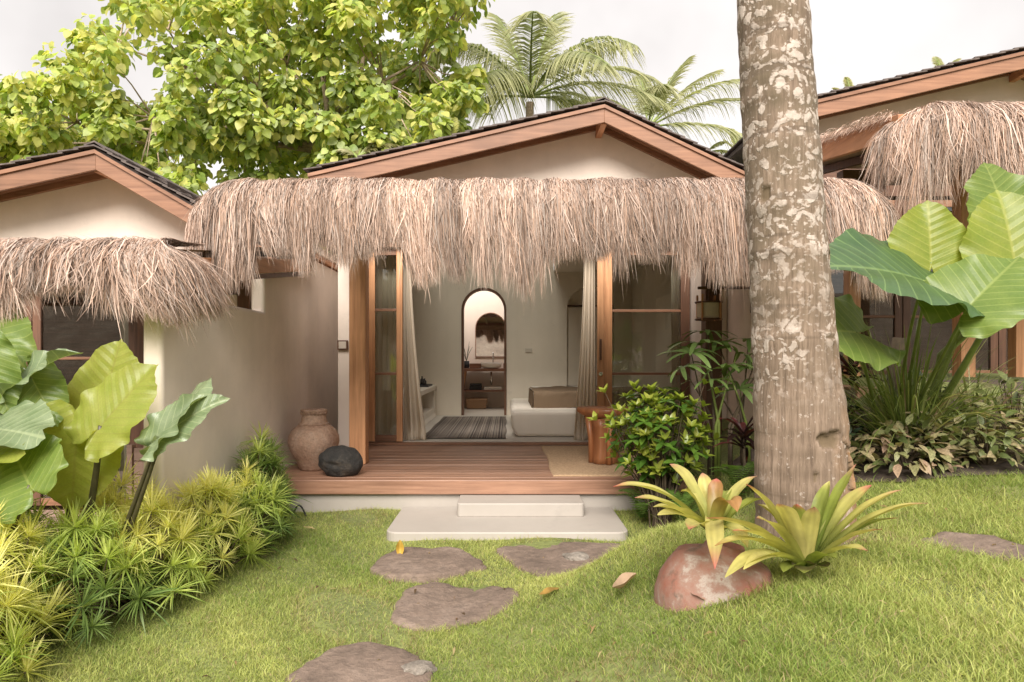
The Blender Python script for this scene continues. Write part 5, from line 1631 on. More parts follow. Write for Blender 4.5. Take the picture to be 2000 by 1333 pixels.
for i, (x, y, r, h, nh, pl, lb) in enumerate([
    (-2.26, 2.74, .30, .56, 26, pal_y, 'yellow spiky shrub nearest the camera at left edge of the hedge'),
    (-2.34, 3.12, .30, .60, 26, pal_y, 'bright yellow topped spiky shrub second from the near hedge end'),
    (-2.10, 3.40, .28, .56, 24, pal_g, 'green spiky shrub at front of hedge below the lime elephant ear'),
    (-1.96, 3.70, .29, .60, 26, pal_y, 'brightest cream yellow spiky shrub in middle of the hedge'),
    (-1.80, 4.10, .25, .56, 22, pal_y, 'yellow green spiky shrub just before the dark end of the hedge'),
    (-1.70, 4.55, .24, .52, 20, pal_g, 'mid green spiky shrub against the white wall'),
    (-1.80, 4.95, .21, .60, 20, pal_d, 'dark green tall spiky shrub next to the deck corner'),
    (-1.86, 5.22, .17, .62, 16, pal_d, 'dark green spiky shrub touching the deck end below the clay jar'),
    (-2.66, 3.05, .28, .58, 18, pal_d, 'dark green spiky shrub under the lower left elephant ear leaf'),
    (-2.60, 3.50, .28, .62, 18, pal_g, 'green spiky shrub behind the dark elephant ear stalks'),
    (-2.22, 3.80, .24, .62, 18, pal_y, 'yellow spiky shrub behind, close to the white wall end'),
    (-2.74, 2.74, .28, .56, 16, pal_g, 'green spiky shrub cut by the left picture edge'),
    (-1.86, 4.42, .2, .46, 12, pal_y, 'pale yellow spiky shrub rubbing the white wall behind the hedge')]):
    spiky(x, y, r, h, nh, pl, lb, 40+i)

# dead leaf litter seen under the ear leaves
def dry_leaf_mesh(seed, L=.12, w=.4, curl=.5):
    rg = random.Random(seed)
    def f(i, j):
        y = j-.5
        ww = w*math.sin(math.pi*min(1, max(0, j*.96+.02)))**.8*.5
        x = (i*2-1)*ww
        z = curl*abs(x)*1.2+.35*curl*(y*y)*1.4+.03*math.sin(j*9+seed)
        return Vector((x*L, y*L, z*L))
    m = MB().grid(f, 6, 10)
    return m.mesh('leaf', M_DRY, smooth=True)
def fallen(u, v, L, rz, rx, label, mt=None, w=.4, curl=.5, seed=0, dz=.02):
    p = G(u, v)
    me = dry_leaf_mesh(seed, L, w, curl)
    if mt: me.materials[0] = mt
    o = link('fallen_leaf', me)
    o.location = p+Vector((0, 0, dz)); o.rotation_euler = (rx, 0, rz)
    tag(o, label, 'leaf', 'fallen leaves on the lawn')
fallen(781, 1092, .105, .2, 1.35, 'curled yellow leaf standing on the left stepping stone', leafy('dry_leaf_yellow', (.62, .40, .07), None, .35, .6), .5, .8, 1, .07)
fallen(1222, 1168, .15, -.9, .25, 'long curled pale brown dead leaf on the grass mound', leafy('dry_leaf_pale', (.52, .36, .24), None, .25, .7), .35, 1.1, 2, .05)
fallen(1074, 1172, .13, -1.0, .1, 'flat orange dead leaf on grass right of the wide stone', None, .42, .3, 3, .035)
fallen(604, 1040, .10, 1.3, .1, 'small pale dry leaf on grass near the plinth', leafy('dry_leaf_tan', (.55, .42, .2), None, .3, .7), .3, .3, 4, .03)
fallen(1362, 1188, .07, .6, .2, 'small pink dry petal lying on grass below the terracotta pot', leafy('dry_petal', (.6, .36, .3), None, .3, .7), .6, .3, 5, .04)
fallen(118, 1000, .22, .4, .7, 'big brown dead leaf caught in hedge under the ear leaves', M_DRY, .6, .6, 6, .28)
fallen(98, 992, .2, 2.2, .5, 'dark brown dead leaf tucked behind the hedge at far left', leafy('dry_leaf_dark', (.12, .06, .03), None, .1, .8), .7, .7, 7, .26)
fallen(290, 985, .15, 1.2, .4, 'orange dead leaf lying in hedge at the wall end', None, .6, .5, 8, .25)

# ================================================================== LEAF CLOUDS
def oval_leaf(w=.42, fold=.25, droop=.25, nl=6, heart=False):
    """leaf lying along +y from the origin, unit length: vertices and faces"""
    V, F = [], []
    for i in range(nl+1):
        t = i/nl
        if heart:
            ww = w*(math.sin(math.pi*(t**.62))**.75 if 0 < t < 1 else (.35 if t == 0 else 0))
        else:
            ww = w*math.sin(math.pi*t**.85)**.9 if 0 < t < 1 else .015
        y = t; z = -droop*t*t
        V += [(-ww*.5, y-(.1 if heart and t == 0 else 0), z+fold*ww*.5), (0, y, z), (ww*.5, y-(.1 if heart and t == 0 else 0), z+fold*ww*.5)]
    for i in range(nl):
        a = i*3
        F += [(a, a+1, a+4, a+3), (a+1, a+2, a+5, a+4)]
    return np.array(V), F

def leaf_cloud(thing, shape, mats_, mat_idx, Ms, nobj=300, stuff='foliage'):
    """Ms (n,4,4) world matrices; the nearest nobj leaves become parts, the rest one mass"""
    V, F = shape
    n = len(Ms)
    off = np.array(wloc(thing))
    dist = np.linalg.norm(Ms[:, :3, 3]-np.array([0, 0, CAM_Z]), axis=1)
    order = np.argsort(dist)
    pick, rest = order[:nobj], order[nobj:]
    meshes = []
    for m in mats_:
        me = bpy.data.meshes.new('leaf'); me.from_pydata([tuple(v) for v in V], [], F)
        me.polygons.foreach_set('use_smooth', [True]*len(me.polygons)); me.materials.append(m)
        meshes.append(me)
    for i in pick:
        link('leaf', meshes[mat_idx[i]], thing, Matrix(Ms[i].tolist()))
    if len(rest):
        Vh = np.concatenate([V, np.ones((len(V), 1))], 1)
        W = np.einsum('nij,vj->nvi', Ms[rest], Vh)[..., :3]-off
        nv = len(V)
        Fq = np.array(F)
        FF = (Fq[None]+(np.arange(len(rest))*nv)[:, None, None]).reshape(-1)
        me = bpy.data.meshes.new(stuff)
        me.vertices.add(W.shape[0]*nv); me.vertices.foreach_set('co', W.astype(np.float32).ravel())
        nf = len(FF)//4
        me.loops.add(len(FF)); me.loops.foreach_set('vertex_index', FF.astype(np.int32))
        me.polygons.add(nf); me.polygons.foreach_set('loop_start', np.arange(0, nf*4, 4, dtype=np.int32))
        me.polygons.foreach_set('use_smooth', np.ones(nf, bool))
        me.polygons.foreach_set('material_index', np.repeat(np.array(mat_idx)[rest], len(F)).astype(np.int32))
        for m in mats_: me.materials.append(m)
        me.update(calc_edges=True)
        o = link(stuff, me, thing); o['kind'] = 'stuff'

def frames(pos, ydir, nhint, size):
    y = norm(ydir); z = norm(nhint-y*np.sum(nhint*y, -1, keepdims=True)); x = np.cross(y, z)
    M = np.zeros((len(pos), 4, 4))
    s = np.asarray(size)[:, None]
    M[:, :3, 0] = x*s; M[:, :3, 1] = y*s; M[:, :3, 2] = z*s; M[:, :3, 3] = pos; M[:, 3, 3] = 1
    return M

# ---- round green bush beside the stool
def round_bush():
    rng = np.random.default_rng(5)
    c = P(1290, 850, 5.05)
    base = gp(c.x, 5.05)
    t = empty('round_bush', base, 'glossy green round bush with yellow new shoots beside the deck and stool', 'bush')
    nw = 330
    u = norm(rng.normal(0, 1, (nw, 3)))
    rad = rng.uniform(.35, 1.0, nw)**.5
    rr = np.array([.385, .33, .37])
    tips = np.array(c)+u*rad[:, None]*rr
    tips = tips[tips[:, 2] > base.z+.12]
    # stray shoots seen at the outline
    ex = np.array([P(1182, 768, 4.95), P(1165, 822, 4.95), P(1398, 770, 5.0), P(1375, 752, 5.0), P(1240, 758, 5.0), P(1395, 860, 5.0), P(1215, 805, 4.9)])
    tips = np.concatenate([tips, ex])
    st = MB()
    pos, yd, nh, sz, mi = [], [], [], [], []
    for k, tp in enumerate(tips):
        out_ = norm(tp-np.array([c.x, c.y, base.z+.25]))
        young = (out_[2] > .45 and rng.random() < .65) or k >= len(tips)-7
        m = 5 if young else 4
        a0 = rng.uniform(0, 6.3)
        for j in range(m):
            a = a0+j*2*math.pi/m
            e1_ = norm(np.cross(out_, np.array([.3, .5, .9]))); e2_ = np.cross(out_, e1_)
            d = out_*(.9 if young else .35)+(e1_*math.cos(a)+e2_*math.sin(a))*.8+np.array([0, 0, .1 if young else -.15])
            pos.append(tp); yd.append(d); nh.append(out_+np.array([0, 0, .6])); sz.append(rng.uniform(.075, .105)*(.85 if young else 1)); mi.append(1 if young else 0)
        b = np.array(base)+np.array([rng.normal(0, .03), rng.normal(0, .03), .0])
        
        if k % 3 == 0: st.tube([b, (b+tp)/2+np.array([0, 0, .05]), tp], [.007, .005, .002], 5)
    st.build('branches', M_STEMB, t)
    leaf_cloud(t, oval_leaf(.44, .25, .2), [M_BUSHL, M_BUSHY], np.array(mi), frames(np.array(pos), np.array(yd), np.array(nh), np.array(sz)))
round_bush()

# ---- lady palm behind the bush
def fan_mesh(seed):
    rng = np.random.default_rng(seed)
    n = 9
    az = np.linspace(-2.3, 2.3, n)+rng.normal(0, .1, n)
    t = np.linspace(0, 1, 6)
    L = .27*rng.uniform(.8, 1.1, n)
    d = np.stack([np.sin(az), np.cos(az), np.full(n, .35)], -1); d = norm(d)
    PT = d[:, None, :]*(L[:, None]*t)[..., None]
    PT[..., 2] -= (.13*t**2.2)[None, :]*rng.uniform(.6, 1.4, n)[:, None]
    sd = norm(np.cross(d, np.array([0, 0, 1.0])))
    W = .040*np.array([.35, .8, 1, 1, .9, .35])[None, :]*rng.uniform(.8, 1.1, n)[:, None]
    col = np.array([[.17, .25, .075]])*rng.uniform(.75, 1.5, (n, 1))
    return ribbons('fan_leaf', PT, W, sd, col, M_STRAP, me_only=True)
def lady_palm():
    base = gp(1.72, 5.3)
    t = empty('lady_palm', base, 'lady palm with drooping finger leaves between the round bush and palm trunk', 'palm')
    fm = [fan_mesh(s) for s in range(4)]
    rg = random.Random(4)
    heads = [(1368, 672, 5.2, 1.15), (1350, 690, 5.1, 1.0), (1402, 672, 5.35, 1.0), (1440, 690, 5.3, 1.1), (1462, 665, 5.4, 1.0), (1335, 720, 5.15, .9), (1420, 720, 5.2, 1.0), (1470, 720, 5.35, 1.1), (1390, 745, 5.1, .9), (1445, 760, 5.25, 1.0), (1500, 690, 5.4, 1.0), (1380, 650, 5.3, .9)]
    for i, (u, v, Y, s) in enumerate(heads):
        p = P(u, v, Y)
        b = base+Vector((rg.uniform(-.18, .18), rg.uniform(-.08, .08), 0))
        M = Matrix.Translation(p) @ Matrix.Rotation(rg.uniform(0, 6.3), 4, 'Z') @ Matrix.Rotation(rg.uniform(-.1, .5), 4, 'X') @ Matrix.Scale(s, 4)
        link('fan_leaf', fm[i % 4], t, M)
        top = Vector((b.x*.6+p.x*.4, b.y, base.z+(p.z-base.z)*.7))
        MB().tube([b, Vector((b.x, b.y, base.z+(p.z-base.z)*.4)), top, p], [.014, .012, .007, .004], 7).build('stem', M_STEMB if i % 3 else M_PETG, t, smooth=True)
lady_palm()

# ---- dark red cordylines
RD, RD2 = (.045, .02, .018), (.16, .04, .04)
PKT = (.42, .06, .07)
def cordyline(x, y, h, label, n, seed, L=.30):
    b = gp(x, y)
    t = empty('cordyline', b, label, 'plant')
    rg = random.Random(seed)
    MB().tube([b, b+Vector((.01, 0, h*.5)), b+Vector((0, 0, h))], [.012, .01, .008], 7).build('stem', M_STEMB, t)
    for i in range(n):
        a = i*2.4+rg.uniform(-.3, .3); el = rg.uniform(-.2, 1.2)
        B = b+Vector((0, 0, h*rg.uniform(.75, 1)))
        l_ = L*rg.uniform(.7, 1.1)
        T = B+Vector((math.cos(a)*math.cos(el)*l_, math.sin(a)*math.cos(el)*l_, math.sin(el)*l_-.08))
        strap(t, B, T, .07, .038, RD, RD2 if rg.random() < .5 else RD, PKT if rg.random() < .4 else RD2, seed=i)
cordyline(1.68, 4.85, .42, 'dark red cordyline between the round bush and palm trunk', 16, 1)
cordyline(2.55, 5.05, .50, 'dark cordyline with pink edged leaves right of the palm trunk', 18, 2)
cordyline(2.22, 4.55, .2, 'small dark red cordyline at ground behind the palm trunk', 10, 3, .25)

# ---- ferns by the steps
def fern_mesh(seed):
    rng = np.random.default_rng(seed)
    n = 44
    t = np.repeat(np.linspace(.08, 1, n//2), 2); sg = np.tile([-1, 1], n//2)
    L = .32
    px = np.stack([np.zeros(n), t*L, .16*np.sin(t*2.6)], -1)
    ln = .075*np.sin(math.pi*np.clip(t*.9+.1, 0, 1))**.7
    d = norm(np.stack([sg, np.full(n, .5), np.full(n, -.15)], -1))
    k = np.array([0, .5, 1.0])
    PT = px[:, None, :]+d[:, None, :]*(ln[:, None]*k)[..., None]
    sd = norm(np.cross(d, np.array([0, 0, 1.0])))
    W = .014*np.array([.9, 1, .15])[None, :]*np.ones((n, 1))
    col = np.array([[.15, .25, .05]])*rng.uniform(.8, 1.4, (n, 1))
    return ribbons('frond', PT, W, sd, col, M_STRAP, me_only=True)
FM = [fern_mesh(s) for s in range(3)]
def fern(x, y, n, s, label, seed):
    b = gp(x, y)
    t = empty('fern', b, label, 'fern', 'ferns beside the steps')
    rg = random.Random(seed)
    for i in range(n):
        M = Matrix.Translation(b+Vector((0, 0, .03))) @ Matrix.Rotation(i*6.28/n+rg.uniform(-.3, .3), 4, 'Z') @ Matrix.Rotation(rg.uniform(.1, .6), 4, 'X') @ Matrix.Scale(s*rg.uniform(.8, 1.15), 4)
        link('frond', FM[i % 3], t, M)
fern(1.02, 5.15, 9, 1.0, 'light green fern at right end of the cement steps', 1)
fern(1.25, 4.85, 9, .9, 'fern below the round bush behind the potted bromeliad', 2)
fern(1.62, 4.75, 8, 1.0, 'fern at the foot of the lady palm beside the trunk', 3)

# ---- shrubs at right
def small_shrub(x, y, rx, ry, h, n, mats_, probs, label, seed, size=.07, group=None, w=.46):
    rng = np.random.default_rng(seed)
    b = gp(x, y)
    t = empty('leafy_shrub', b, label, 'shrub', group)
    u = norm(rng.normal(0, 1, (n, 3))); u[:, 2] = np.abs(u[:, 2])
    rad = rng.uniform(.3, 1, n)**.5
    pos = np.array(b)+u*rad[:, None]*np.array([rx, ry, h])+np.array([0, 0, .04])
    yd = u*np.array([1, 1, .3])+rng.normal(0, .5, (n, 3)); nh = u*.5+np.array([0, -.2, 1.0])+rng.normal(0, .35, (n, 3))
    mi = rng.choice(len(mats_), n, p=probs)
    st = MB()
    for i in range(0, n, 4):
        st.tube([b+Vector((0, 0, -.01)), (np.array(b)+pos[i])/2+np.array([0, 0, .03]), pos[i]], [.005, .004, .002], 5)
    st.build('branches', M_STEMB, t)
    leaf_cloud(t, oval_leaf(w, .2, .3), mats_, mi, frames(pos, yd, nh, size*rng.uniform(.7, 1.25, n)))
VM = [M_VARI, M_VARP, M_VARG]
small_shrub(2.42, 4.16, .30, .20, .24, 300, VM, [.42, .3, .28], 'cream and pink variegated shrub in middle of the right bed', 1, .085)
small_shrub(2.90, 4.12, .32, .22, .27, 300, VM, [.45, .18, .37], 'cream variegated shrub right of the grass clump at the picture edge', 2, .085)
small_shrub(3.22, 4.35, .35, .3, .46, 260, VM, [.25, .1, .65], 'taller greenish shrub in right bed cut by the picture edge', 3, .085)
small_shrub(2.25, 4.62, .26, .2, .34, 170, [M_DARKL, M_VARG], [.75, .25], 'dark small leaved shrub right behind the palm trunk', 4, .055)
small_shrub(2.35, 4.95, .25, .2, .42, 150, [M_VARG, M_DARKL], [.7, .3], 'dull green small shrub in front of the right white plinth', 5, .055)
small_shrub(2.98, 4.85, .35, .3, .38, 180, [M_VARG, M_DARKL, M_VARI], [.6, .25, .15], 'green shrub behind the variegated ones at right', 6, .07)
small_shrub(2.04, 4.30, .17, .12, .13, 70, [M_VARI, M_VARG], [.5, .5], 'low young variegated shrub at left end of the right bed', 7, .07)
small_shrub(-2.30, 4.35, .12, .12, .55, 60, [M_DARKL, M_VARG], [.8, .2], 'thin dark twiggy shrub behind the ear leaf stalks near wall end', 8, .05)

small_shrub(2.64, 4.22, .22, .16, .30, 160, VM, [.35, .15, .5], 'pale green shrub tucked between the two variegated shrubs and grass clump', 9, .075)
small_shrub(2.15, 4.40, .20, .15, .22, 140, [M_VARG, M_VARI, M_DARKL], [.5, .25, .25], 'loose green shrub beside the palm trunk at left end of right bed', 10, .065)
def grass_clump(x, y, n, label, seed, L=.75):
    rng = np.random.default_rng(seed)
    b = gp(x, y)
    t = empty('grass_clump', b, label, 'grass')
    az = rng.uniform(0, 2*math.pi, n); el = rng.uniform(.55, 1.5, n); ln = L*rng.uniform(.45, 1.25, n)
    d = np.stack([np.cos(az)*np.cos(el), np.sin(az)*np.cos(el), np.sin(el)], -1)
    tt = np.linspace(0, 1, 8)
    o = np.array(b)+np.stack([np.cos(az), np.sin(az), np.zeros(n)], -1)*rng.uniform(0, .11, n)[:, None]
    PT = o[:, None, :]+d[:, None, :]*(ln[:, None]*tt)[..., None]
    hz_ = norm(np.stack([np.cos(az), np.sin(az), np.zeros(n)], -1))
    bend = rng.uniform(.05, .55, n)
    PT += hz_[:, None, :]*(bend*ln*.5)[:, None, None]*(tt**2.4)[None, :, None]
    PT[..., 2] -= (bend*ln*1.05)[:, None]*(tt**3.2)[None, :]
    sd = norm(np.stack([-np.sin(az), np.cos(az), rng.normal(0, .4, n)], -1))
    W = .009*rng.uniform(.6, 1.4, n)[:, None]*np.array([.7, .9, 1, 1, .9, .75, .5, .08])[None, :]
    pal = np.array([(.22, .28, .07), (.31, .35, .11), (.48, .46, .22), (.15, .20, .05), (.40, .29, .16)])
    col = pal[rng.choice(5, n, p=[.32, .25, .15, .2, .08])]
    ribbons('blades', PT, W, sd, col, M_STRAP, t, kind='stuff')
grass_clump(2.62, 4.45, 620, 'large clump of long arching grass under the elephant ear at right', 1, .85)
grass_clump(3.15, 4.6, 260, 'arching grass clump at the right picture edge', 2, .60)

# ================================================================== BACKGROUND TREE
def tree_big():
    rng = np.random.default_rng(17)
    rg = random.Random(17)
    base = Vector((-4.0, 15.2, gz(-4, 15.2)))
    t = empty('broadleaf_tree', base, 'big broadleaf tree with yellow green heart leaves behind the left and middle bungalows', 'tree')
    fork = P(650, 300, 15.2)
    MB().tube([base-Vector((0, 0, .1)), base.lerp(fork, .5)+Vector((.15, 0, 0)), fork], [.30, .24, .19], 12).build('trunk', M_BARK2, t, smooth=True)
    limbs = [fork]
    for (u, v, Y) in ((560, 130, 15.0), (700, 100, 15.6), (820, 120, 14.8), (430, 190, 14.6), (300, 230, 14.4), (150, 240, 14.6), (640, -60, 15.2), (480, 20, 15.2), (760, -40, 15.4), (330, 60, 15), (880, 60, 15.2), (60, 280, 14.6), (230, 90, 15)):
        e = P(u, v, Y)
        m1 = fork.lerp(e, .35)+Vector((rg.uniform(-.2, .2), 0, .25)); m2 = fork.lerp(e, .7)+Vector((rg.uniform(-.25, .25), rg.uniform(-.2, .2), .1))
        MB().tube([fork, m1, m2, e], [.08, .055, .035, .015], 8).build('limb', M_BARK2, t, smooth=True)
        limbs += [m1, m2, e]
    pos, yd, nh, sz, mi = [], [], [], [], []
    tw = MB()
    gaps = [(318, 55, 26), (275, 140, 34), (250, 175, 20), (240, 40, 12), (945, 100, 40), (760, 55, 12), (420, 345, 20), (345, 300, 14), (880, 130, 14)]
    for u in range(-90, 960, 36):
        for v in range(-130, 365, 35):
            uu, vv = u+rg.uniform(-20, 20), v+rg.uniform(-18, 18)
            left = 205-.95*vv if vv < 215 else 0
            left += 22*math.sin(vv*.06)
            right = 940-.06*max(0, vv)+20*math.sin(vv*.05)
            if vv < 215 and uu < left: continue
            if uu > right or (vv > 220 and uu > 930-(vv-220)*.5): continue
            if any((uu-a)**2+(vv-b)**2 < (r+14)**2 for a, b, r in gaps): continue
            Y = rg.uniform(13.2, 16.8)
            c = P(uu, vv, Y)
            near = min(limbs, key=lambda q: (q-c).length)
            tw.tube([near, near.lerp(c, .5)+Vector((0, 0, rg.uniform(-.1, .2))), c], [.022, .014, .006], 5)
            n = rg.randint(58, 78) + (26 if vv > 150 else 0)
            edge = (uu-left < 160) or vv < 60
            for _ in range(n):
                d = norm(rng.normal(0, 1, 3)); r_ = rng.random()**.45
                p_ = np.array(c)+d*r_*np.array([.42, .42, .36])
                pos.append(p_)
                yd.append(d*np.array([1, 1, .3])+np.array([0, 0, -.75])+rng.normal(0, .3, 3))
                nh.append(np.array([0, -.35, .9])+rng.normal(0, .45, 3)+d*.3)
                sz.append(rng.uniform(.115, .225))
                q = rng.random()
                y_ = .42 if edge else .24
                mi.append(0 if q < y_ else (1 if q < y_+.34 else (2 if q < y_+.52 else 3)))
    tw.build('twigs', M_BARK2, t)
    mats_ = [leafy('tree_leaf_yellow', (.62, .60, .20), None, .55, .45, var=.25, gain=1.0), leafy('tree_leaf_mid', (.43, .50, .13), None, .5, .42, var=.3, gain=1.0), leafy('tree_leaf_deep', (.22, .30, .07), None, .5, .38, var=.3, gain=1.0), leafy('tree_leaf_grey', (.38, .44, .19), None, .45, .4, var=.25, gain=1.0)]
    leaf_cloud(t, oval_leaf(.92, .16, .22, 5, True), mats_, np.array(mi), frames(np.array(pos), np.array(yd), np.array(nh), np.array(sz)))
tree_big()

# ================================================================== BACKGROUND PALMS
def frond_ribbons(rng, C, az, el, L, droop, c0, c1, lw=.75, nl=70, hang=.8):
    t = np.linspace(0, 1, 12)
    d = np.array([math.cos(az)*math.cos(el), math.sin(az)*math.cos(el), math.sin(el)])
    rach = np.array(C)[None]+d[None]*(t*L)[:, None]
    rach[:, 2] -= droop*L*t**2.1
    tl = np.repeat(np.linspace(.14, .99, nl), 2); sg = np.tile([-1.0, 1.0], nl)
    n = len(tl)
    org = np.stack([np.interp(tl, t, rach[:, i]) for i in range(3)], -1)
    tan = norm(np.stack([np.interp(tl, t, np.gradient(rach[:, i])) for i in range(3)], -1))
    up = np.array([0, 0, 1.0])
    sd = norm(np.cross(tan, up+rng.normal(0, .02, (n, 3))))*sg[:, None]
    ln = lw*np.sin(math.pi*np.clip(tl*.82+.14, 0, 1))**.7*rng.uniform(.85, 1.1, n)
    dirv = norm(sd*.75+tan*.65+np.array([0, 0, .12]))
    k = np.linspace(0, 1, 5)
    PT = org[:, None, :]+dirv[:, None, :]*(ln[:, None]*k)[..., None]
    PT[..., 2] -= (hang*ln)[:, None]*(k**1.8)[None, :]*rng.uniform(.6, 1.2, n)[:, None]
    W = .04*np.array([.6, 1, .85, .55, .06])[None, :]*np.ones((n, 1))
    wside = norm(np.cross(dirv, np.array([.2, -.9, .4])+rng.normal(0, .3, (n, 3))))
    col = np.array(c0)[None]*rng.uniform(.75, 1.25, (n, 1)); colt = np.array(c1)[None]*rng.uniform(.8, 1.2, (n, 1))
    return rach, PT, W, wside, col, colt
def coconut(u, v, Y, label, fr, L, seed, c0=(.27, .31, .13), c1=(.55, .53, .30), tr=.13, up=None):
    rng = np.random.default_rng(seed)
    C = P(u, v, Y)
    b = Vector((C.x+.2, Y, gz(C.x, Y)))
    t = empty('coconut_palm', b, label, 'palm')
    MB().tube([b-Vector((0, 0, .1)), b.lerp(C, .5)+Vector((-.15, 0, 0)), C-Vector((0, 0, .15))], [tr*1.3, tr, tr*.8], 12).build('trunk', M_BARK2, t, smooth=True)
    for (az, el, ll, dr, hang) in fr:
        rach, PT, W, ws, col, ct = frond_ribbons(rng, C, az, el, L*ll, dr, c0, c1, lw=.26*L, hang=hang)
        f = ribbons('frond', PT, W, ws, col, M_STRAP, t, colt=ct)
        MB().tube([Vector(p) for p in rach], [.03*(1-.85*i/11)+.004 for i in range(12)], 6).build('rachis', M_PETG, f)
    return t
PI = math.pi
coconut(1035, 190, 18, 'tall coconut palm with drooping fronds rising behind the middle gable roof', [
    (PI*.98, .55, 1.0, .62, 1.1), (PI*.9, .95, .9, .35, .8), (PI*.72, 1.2, .95, .25, .5), (PI*.3, 1.25, 1.0, .3, .5), (PI*.12, .95, 1.05, .42, .8),
    (0.05, .62, 1.05, .5, .9), (-.15, .35, .9, .45, .9), (PI*1.15, .4, .95, .6, 1.1), (-PI*.5, .9, .9, .5, .9), (-PI*.35, .5, .95, .6, 1.0), (-PI*.65, .35, .85, .65, 1.0), (PI*1.02, .1, .8, .5, 1.0), (-.25, -.05, .7, .4, .9), (PI*.5, .9, .9, .5, .8), (PI*.62, .75, 1.0, .55, 1.0), (PI*.2, .45, 1.1, .55, 1.1), (-PI*.8, .75, 1.0, .6, 1.1), (-PI*.2, .8, 1.05, .6, 1.1)], 4.2, 3)
coconut(1265, 250, 20, 'pale coconut palm behind the right slope of the middle gable roof', [
    (.12, .9, 1.0, .28, .6), (.05, .55, 1.05, .3, .6), (PI*.5, 1.2, .9, .3, .6), (PI*.85, .9, .85, .4, .8), (PI, .45, .9, .55, .9), (-.2, .15, .9, .35, .8), (-PI*.5, .7, .8, .5, .9), (.3, 1.15, .95, .25, .5), (PI*1.1, .1, .7, .5, .8), (-.1, .75, 1.1, .35, .8), (PI*.7, .6, .9, .5, .9)], 3.5, 4, (.33, .36, .17), (.60, .58, .36))
coconut(868, 300, 13.5, 'young yellow green palm with upright fronds behind the left roof slope', [
    (PI*.55, 1.35, 1.0, .05, .15), (PI*.35, 1.2, .95, .1, .15), (PI*.8, 1.15, .9, .12, .2), (.15, .8, 1.1, .55, 1.1), (PI, .6, .9, .5, .9)], 1.0, 5, (.34, .38, .08), (.50, .48, .15))
coconut(700, 310, 13.3, 'low palm with pale fan of fronds peeping over the left roof slope', [
    (.1, .75, 1.1, .5, .7), (.35, 1.0, 1.0, .45, .5), (PI*.8, .8, .8, .5, .6), (PI*.5, .9, .8, .4, .6)], 1.1, 6, (.30, .30, .12), (.5, .46, .24))
coconut(1380, 300, 21, 'small distant palm tuft right beside the trunk above the roof end', [(.4, .9, 1, .4, .6), (PI*.6, .8, 1, .4, .6), (PI*.9, .5, 1, .5, .7), (0, .4, 1, .5, .7)], 1.1, 7, (.22, .26, .09), (.42, .42, .18))
coconut(1441, 300, 22, 'slender palm tip showing just left of the palm trunk', [(PI*.6, 1.3, 1, .1, .2), (PI*.8, 1.0, .8, .2, .4), (PI*.3, 1.1, .9, .2, .3)], 1.0, 8, (.26, .30, .1), (.48, .46, .2))
coconut(1663, 190, 22, 'palm tuft peeping above the right roof near the trunk', [(PI*.55, 1.3, .9, .15, .3), (PI*.75, .9, .9, .3, .4), (PI*.2, .9, .9, .3, .4), (0, .6, .8, .4, .6), (PI, .6, .8, .4, .6)], 1.0, 9, (.30, .32, .1), (.5, .47, .2))
coconut(1842, 150, 22, 'second palm tuft peeping above the right roof farther right', [(.35, 1.0, 1.1, .3, .4), (.1, .75, 1.1, .3, .4), (PI*.5, 1.2, 1, .2, .3), (PI*.85, .8, .8, .4, .5)], 1.1, 10, (.30, .33, .12), (.5, .48, .24))
coconut(640, 500, 14.2, 'yellowish young palm seen between the thatch fringe and the pale wall end', [(0.1, .7, 1, .5, .6), (.5, 1.1, .9, .3, .4), (-.3, .5, .9, .5, .7), (PI*.7, .9, .8, .4, .5)], 1.2, 12, (.36, .36, .07), (.52, .48, .13))

# ---- garden on the near side, seen in glass and mirror
def near_bush(x, y, r, h, label, seed):
    rng = np.random.default_rng(seed)
    b = gp(x, y)
    t = empty('garden_bush', b, label, 'bush')
    n = 900
    u = norm(rng.normal(0, 1, (n, 3))); rad = rng.uniform(.2, 1, n)**.5
    pos = np.array(b)+np.array([0, 0, h*.55])+u*rad[:, None]*np.array([r, r*.8, h*.5])
    st = MB()
    for i in range(0, n, 30):
        st.tube([b, (np.array(b)+pos[i])/2, pos[i]], [.02, .012, .004], 5)
    st.build('branches', M_STEMB, t)
    leaf_cloud(t, oval_leaf(.5, .2, .25, 4), [M_BUSHL, M_BUSHY, M_TREEL], rng.choice(3, n, p=[.4, .25, .35]), frames(pos, u+rng.normal(0, .4, (n, 3)), u+np.array([0, 0, .8]), rng.uniform(.12, .24, n)), 60)
for i, (x, y, r, h) in enumerate([(-3.6, -3.2, .9, 1.5), (-1.6, -4.4, 1.0, 1.3), (.6, -4.8, .9, 1.2), (2.6, -4.0, 1.0, 1.7), (4.4, -2.6, .9, 1.5)]):
    near_bush(x, y, r, h, 'leafy garden bush on the near side of the lawn, number %s from the left' % ['one', 'two', 'three', 'four', 'five'][i], 60+i)

M_BANK = make_stone('pale_bank', (.22, .16, .11), (.36, .27, .20), (.46, .37, .28), 1.2)
gw = MB().prism([(-7.0, -.3), (-13, 4.2), (-22, 4.6), (-22, -.3)], 'x', -22, 22).build('garden_bank', M_BANK, None, kind='structure')

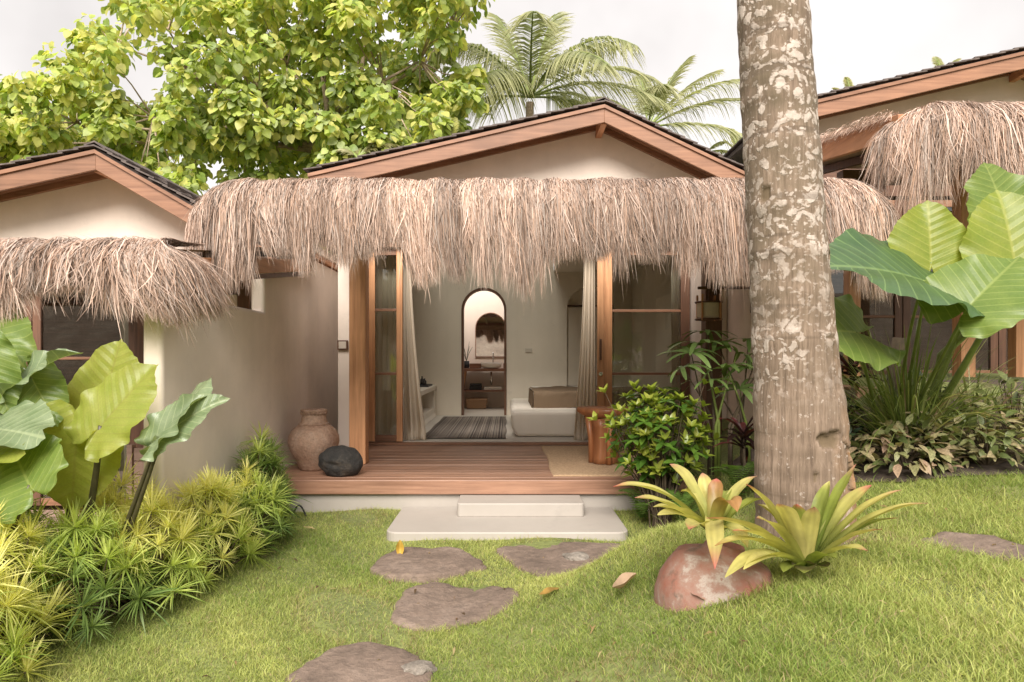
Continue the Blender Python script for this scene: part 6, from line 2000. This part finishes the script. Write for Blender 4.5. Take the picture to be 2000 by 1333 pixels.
# ================================================================== LAWN GRASS
def lawn():
    rng = np.random.default_rng(2)
    N = 700000
    x = rng.uniform(-2.9, 3.8, N); y = 1.7+rng.random(N)**1.15*4.05
    # only where the lawn could be seen from about here
    ok = (np.abs(x-.1) < y*.86+.25)
    # thin out with distance
    ok &= rng.random(N) < np.clip(1.45-.16*y, .45, 1)
    ok &= ~in_poly(x, y, BED_L) & ~in_poly(x, y, BED_R)
    for s in STONES:
        cs = np.mean(np.array(s), 0)
        ok &= ~in_poly(x, y, [(cs[0]+(a-cs[0])*.955, cs[1]+(b-cs[1])*.955) for a, b in s])
    ok &= ~((x > -.87) & (x < .875) & (y > 4.79))
    ok &= ~((x > -2.02) & (y > 5.61))
    ok &= ~((x < -2.0) & (y > 3.95))
    ok &= np.hypot(x-pc.x, y-pc.y) > pr_*.90
    ok &= np.hypot(x-1.42, y-3.2) > .21
    # bare, worn spots
    def nz2(a, b, s, o): return np.sin(a*s+o)*np.cos(b*s*1.13-o)+.5*np.sin(a*s*2.3+b*s*1.9+o*2)
    worn = nz2(x, y, 2.6, .7)
    ok &= rng.random(N) < np.where(worn > .85, .35, np.where(worn < -1.1, .6, 1))
    x, y, worn = x[ok], y[ok], worn[ok]
    n = len(x)
    z = ground_z(x, y)
    right = sstep(.3, 1.6, x)
    ln = (.026+.013*right+.006*nz2(x, y, 5.1, 2)+.004*nz2(x, y, 17, 1))*rng.uniform(.45, 1.6, n)
    ln = np.where(rng.random(n) < .02, ln*1.9, ln)
    az = rng.uniform(0, 2*math.pi, n); lean = rng.uniform(.1, 1.05, n)
    d = np.stack([np.cos(az)*np.sin(lean), np.sin(az)*np.sin(lean), np.cos(lean)], -1)
    o = np.stack([x, y, z-.002], -1)
    t = np.array([0, .55, 1.0])
    PT = o[:, None, :]+d[:, None, :]*(ln[:, None]*t)[..., None]
    PT[:, 2, 2] -= ln*.22*rng.random(n); PT[:, 2, 0] += ln*.25*np.cos(az); PT[:, 2, 1] += ln*.25*np.sin(az)
    ph = rng.uniform(0, math.pi, n)
    sd = np.stack([np.cos(ph), np.sin(ph), np.zeros(n)], -1)
    W = (.0022*rng.uniform(.6, 1.6, n))[:, None]*np.array([1, .8, .12])[None, :]
    tone = .52+.24*nz2(x, y, 1.5, 1.1)+.16*nz2(x, y, 6, .3)+rng.normal(0, .26, n)
    tone = np.clip(tone, 0, 1)[:, None]
    c = np.array([.25, .36, .065])*(1-tone)+np.array([.72, .74, .24])*tone
    dry = (rng.random(n) < np.where(worn > .6, .38, .08))[:, None]
    c = np.where(dry, np.array([.58, .46, .24])*rng.uniform(.7, 1.1, (n, 1)), c)
    o_ = ribbons('lawn_grass', PT, W, sd, c*.85, M_GRASS, None, kind='stuff', colt=c*1.1)
    tag(o_, 'short yellow green lawn grass covering the ground and mound', 'grass')
lawn()
def litter():
    rng = np.random.default_rng(31)
    n = 420
    x = rng.uniform(-1.7, 3.2, n); y = rng.uniform(2.1, 4.7, n)
    z = ground_z(x, y)+rng.uniform(.012, .03, n)
    az = rng.uniform(0, 6.3, n); L = rng.uniform(.012, .045, n)
    d = np.stack([np.cos(az), np.sin(az), rng.normal(0, .25, n)], -1)
    o = np.stack([x, y, z], -1)
    t = np.array([0, .5, 1.0])
    PT = o[:, None]+d[:, None]*(L[:, None]*t)[..., None]
    PT[:, 1, 2] += L*.15
    sd = np.stack([-np.sin(az), np.cos(az), rng.normal(0, .3, n)], -1)
    W = (L*rng.uniform(.12, .4, n))[:, None]*np.array([.3, 1, .2])[None]
    pal = np.array([(.42, .28, .13), (.25, .15, .08), (.55, .43, .22), (.14, .09, .05)])
    tag(ribbons('leaf_litter', PT, W, sd, pal[rng.choice(4, n)], M_GRASS, None, kind='stuff'), 'small dry leaf bits and clippings scattered over the lawn', 'litter')
litter()
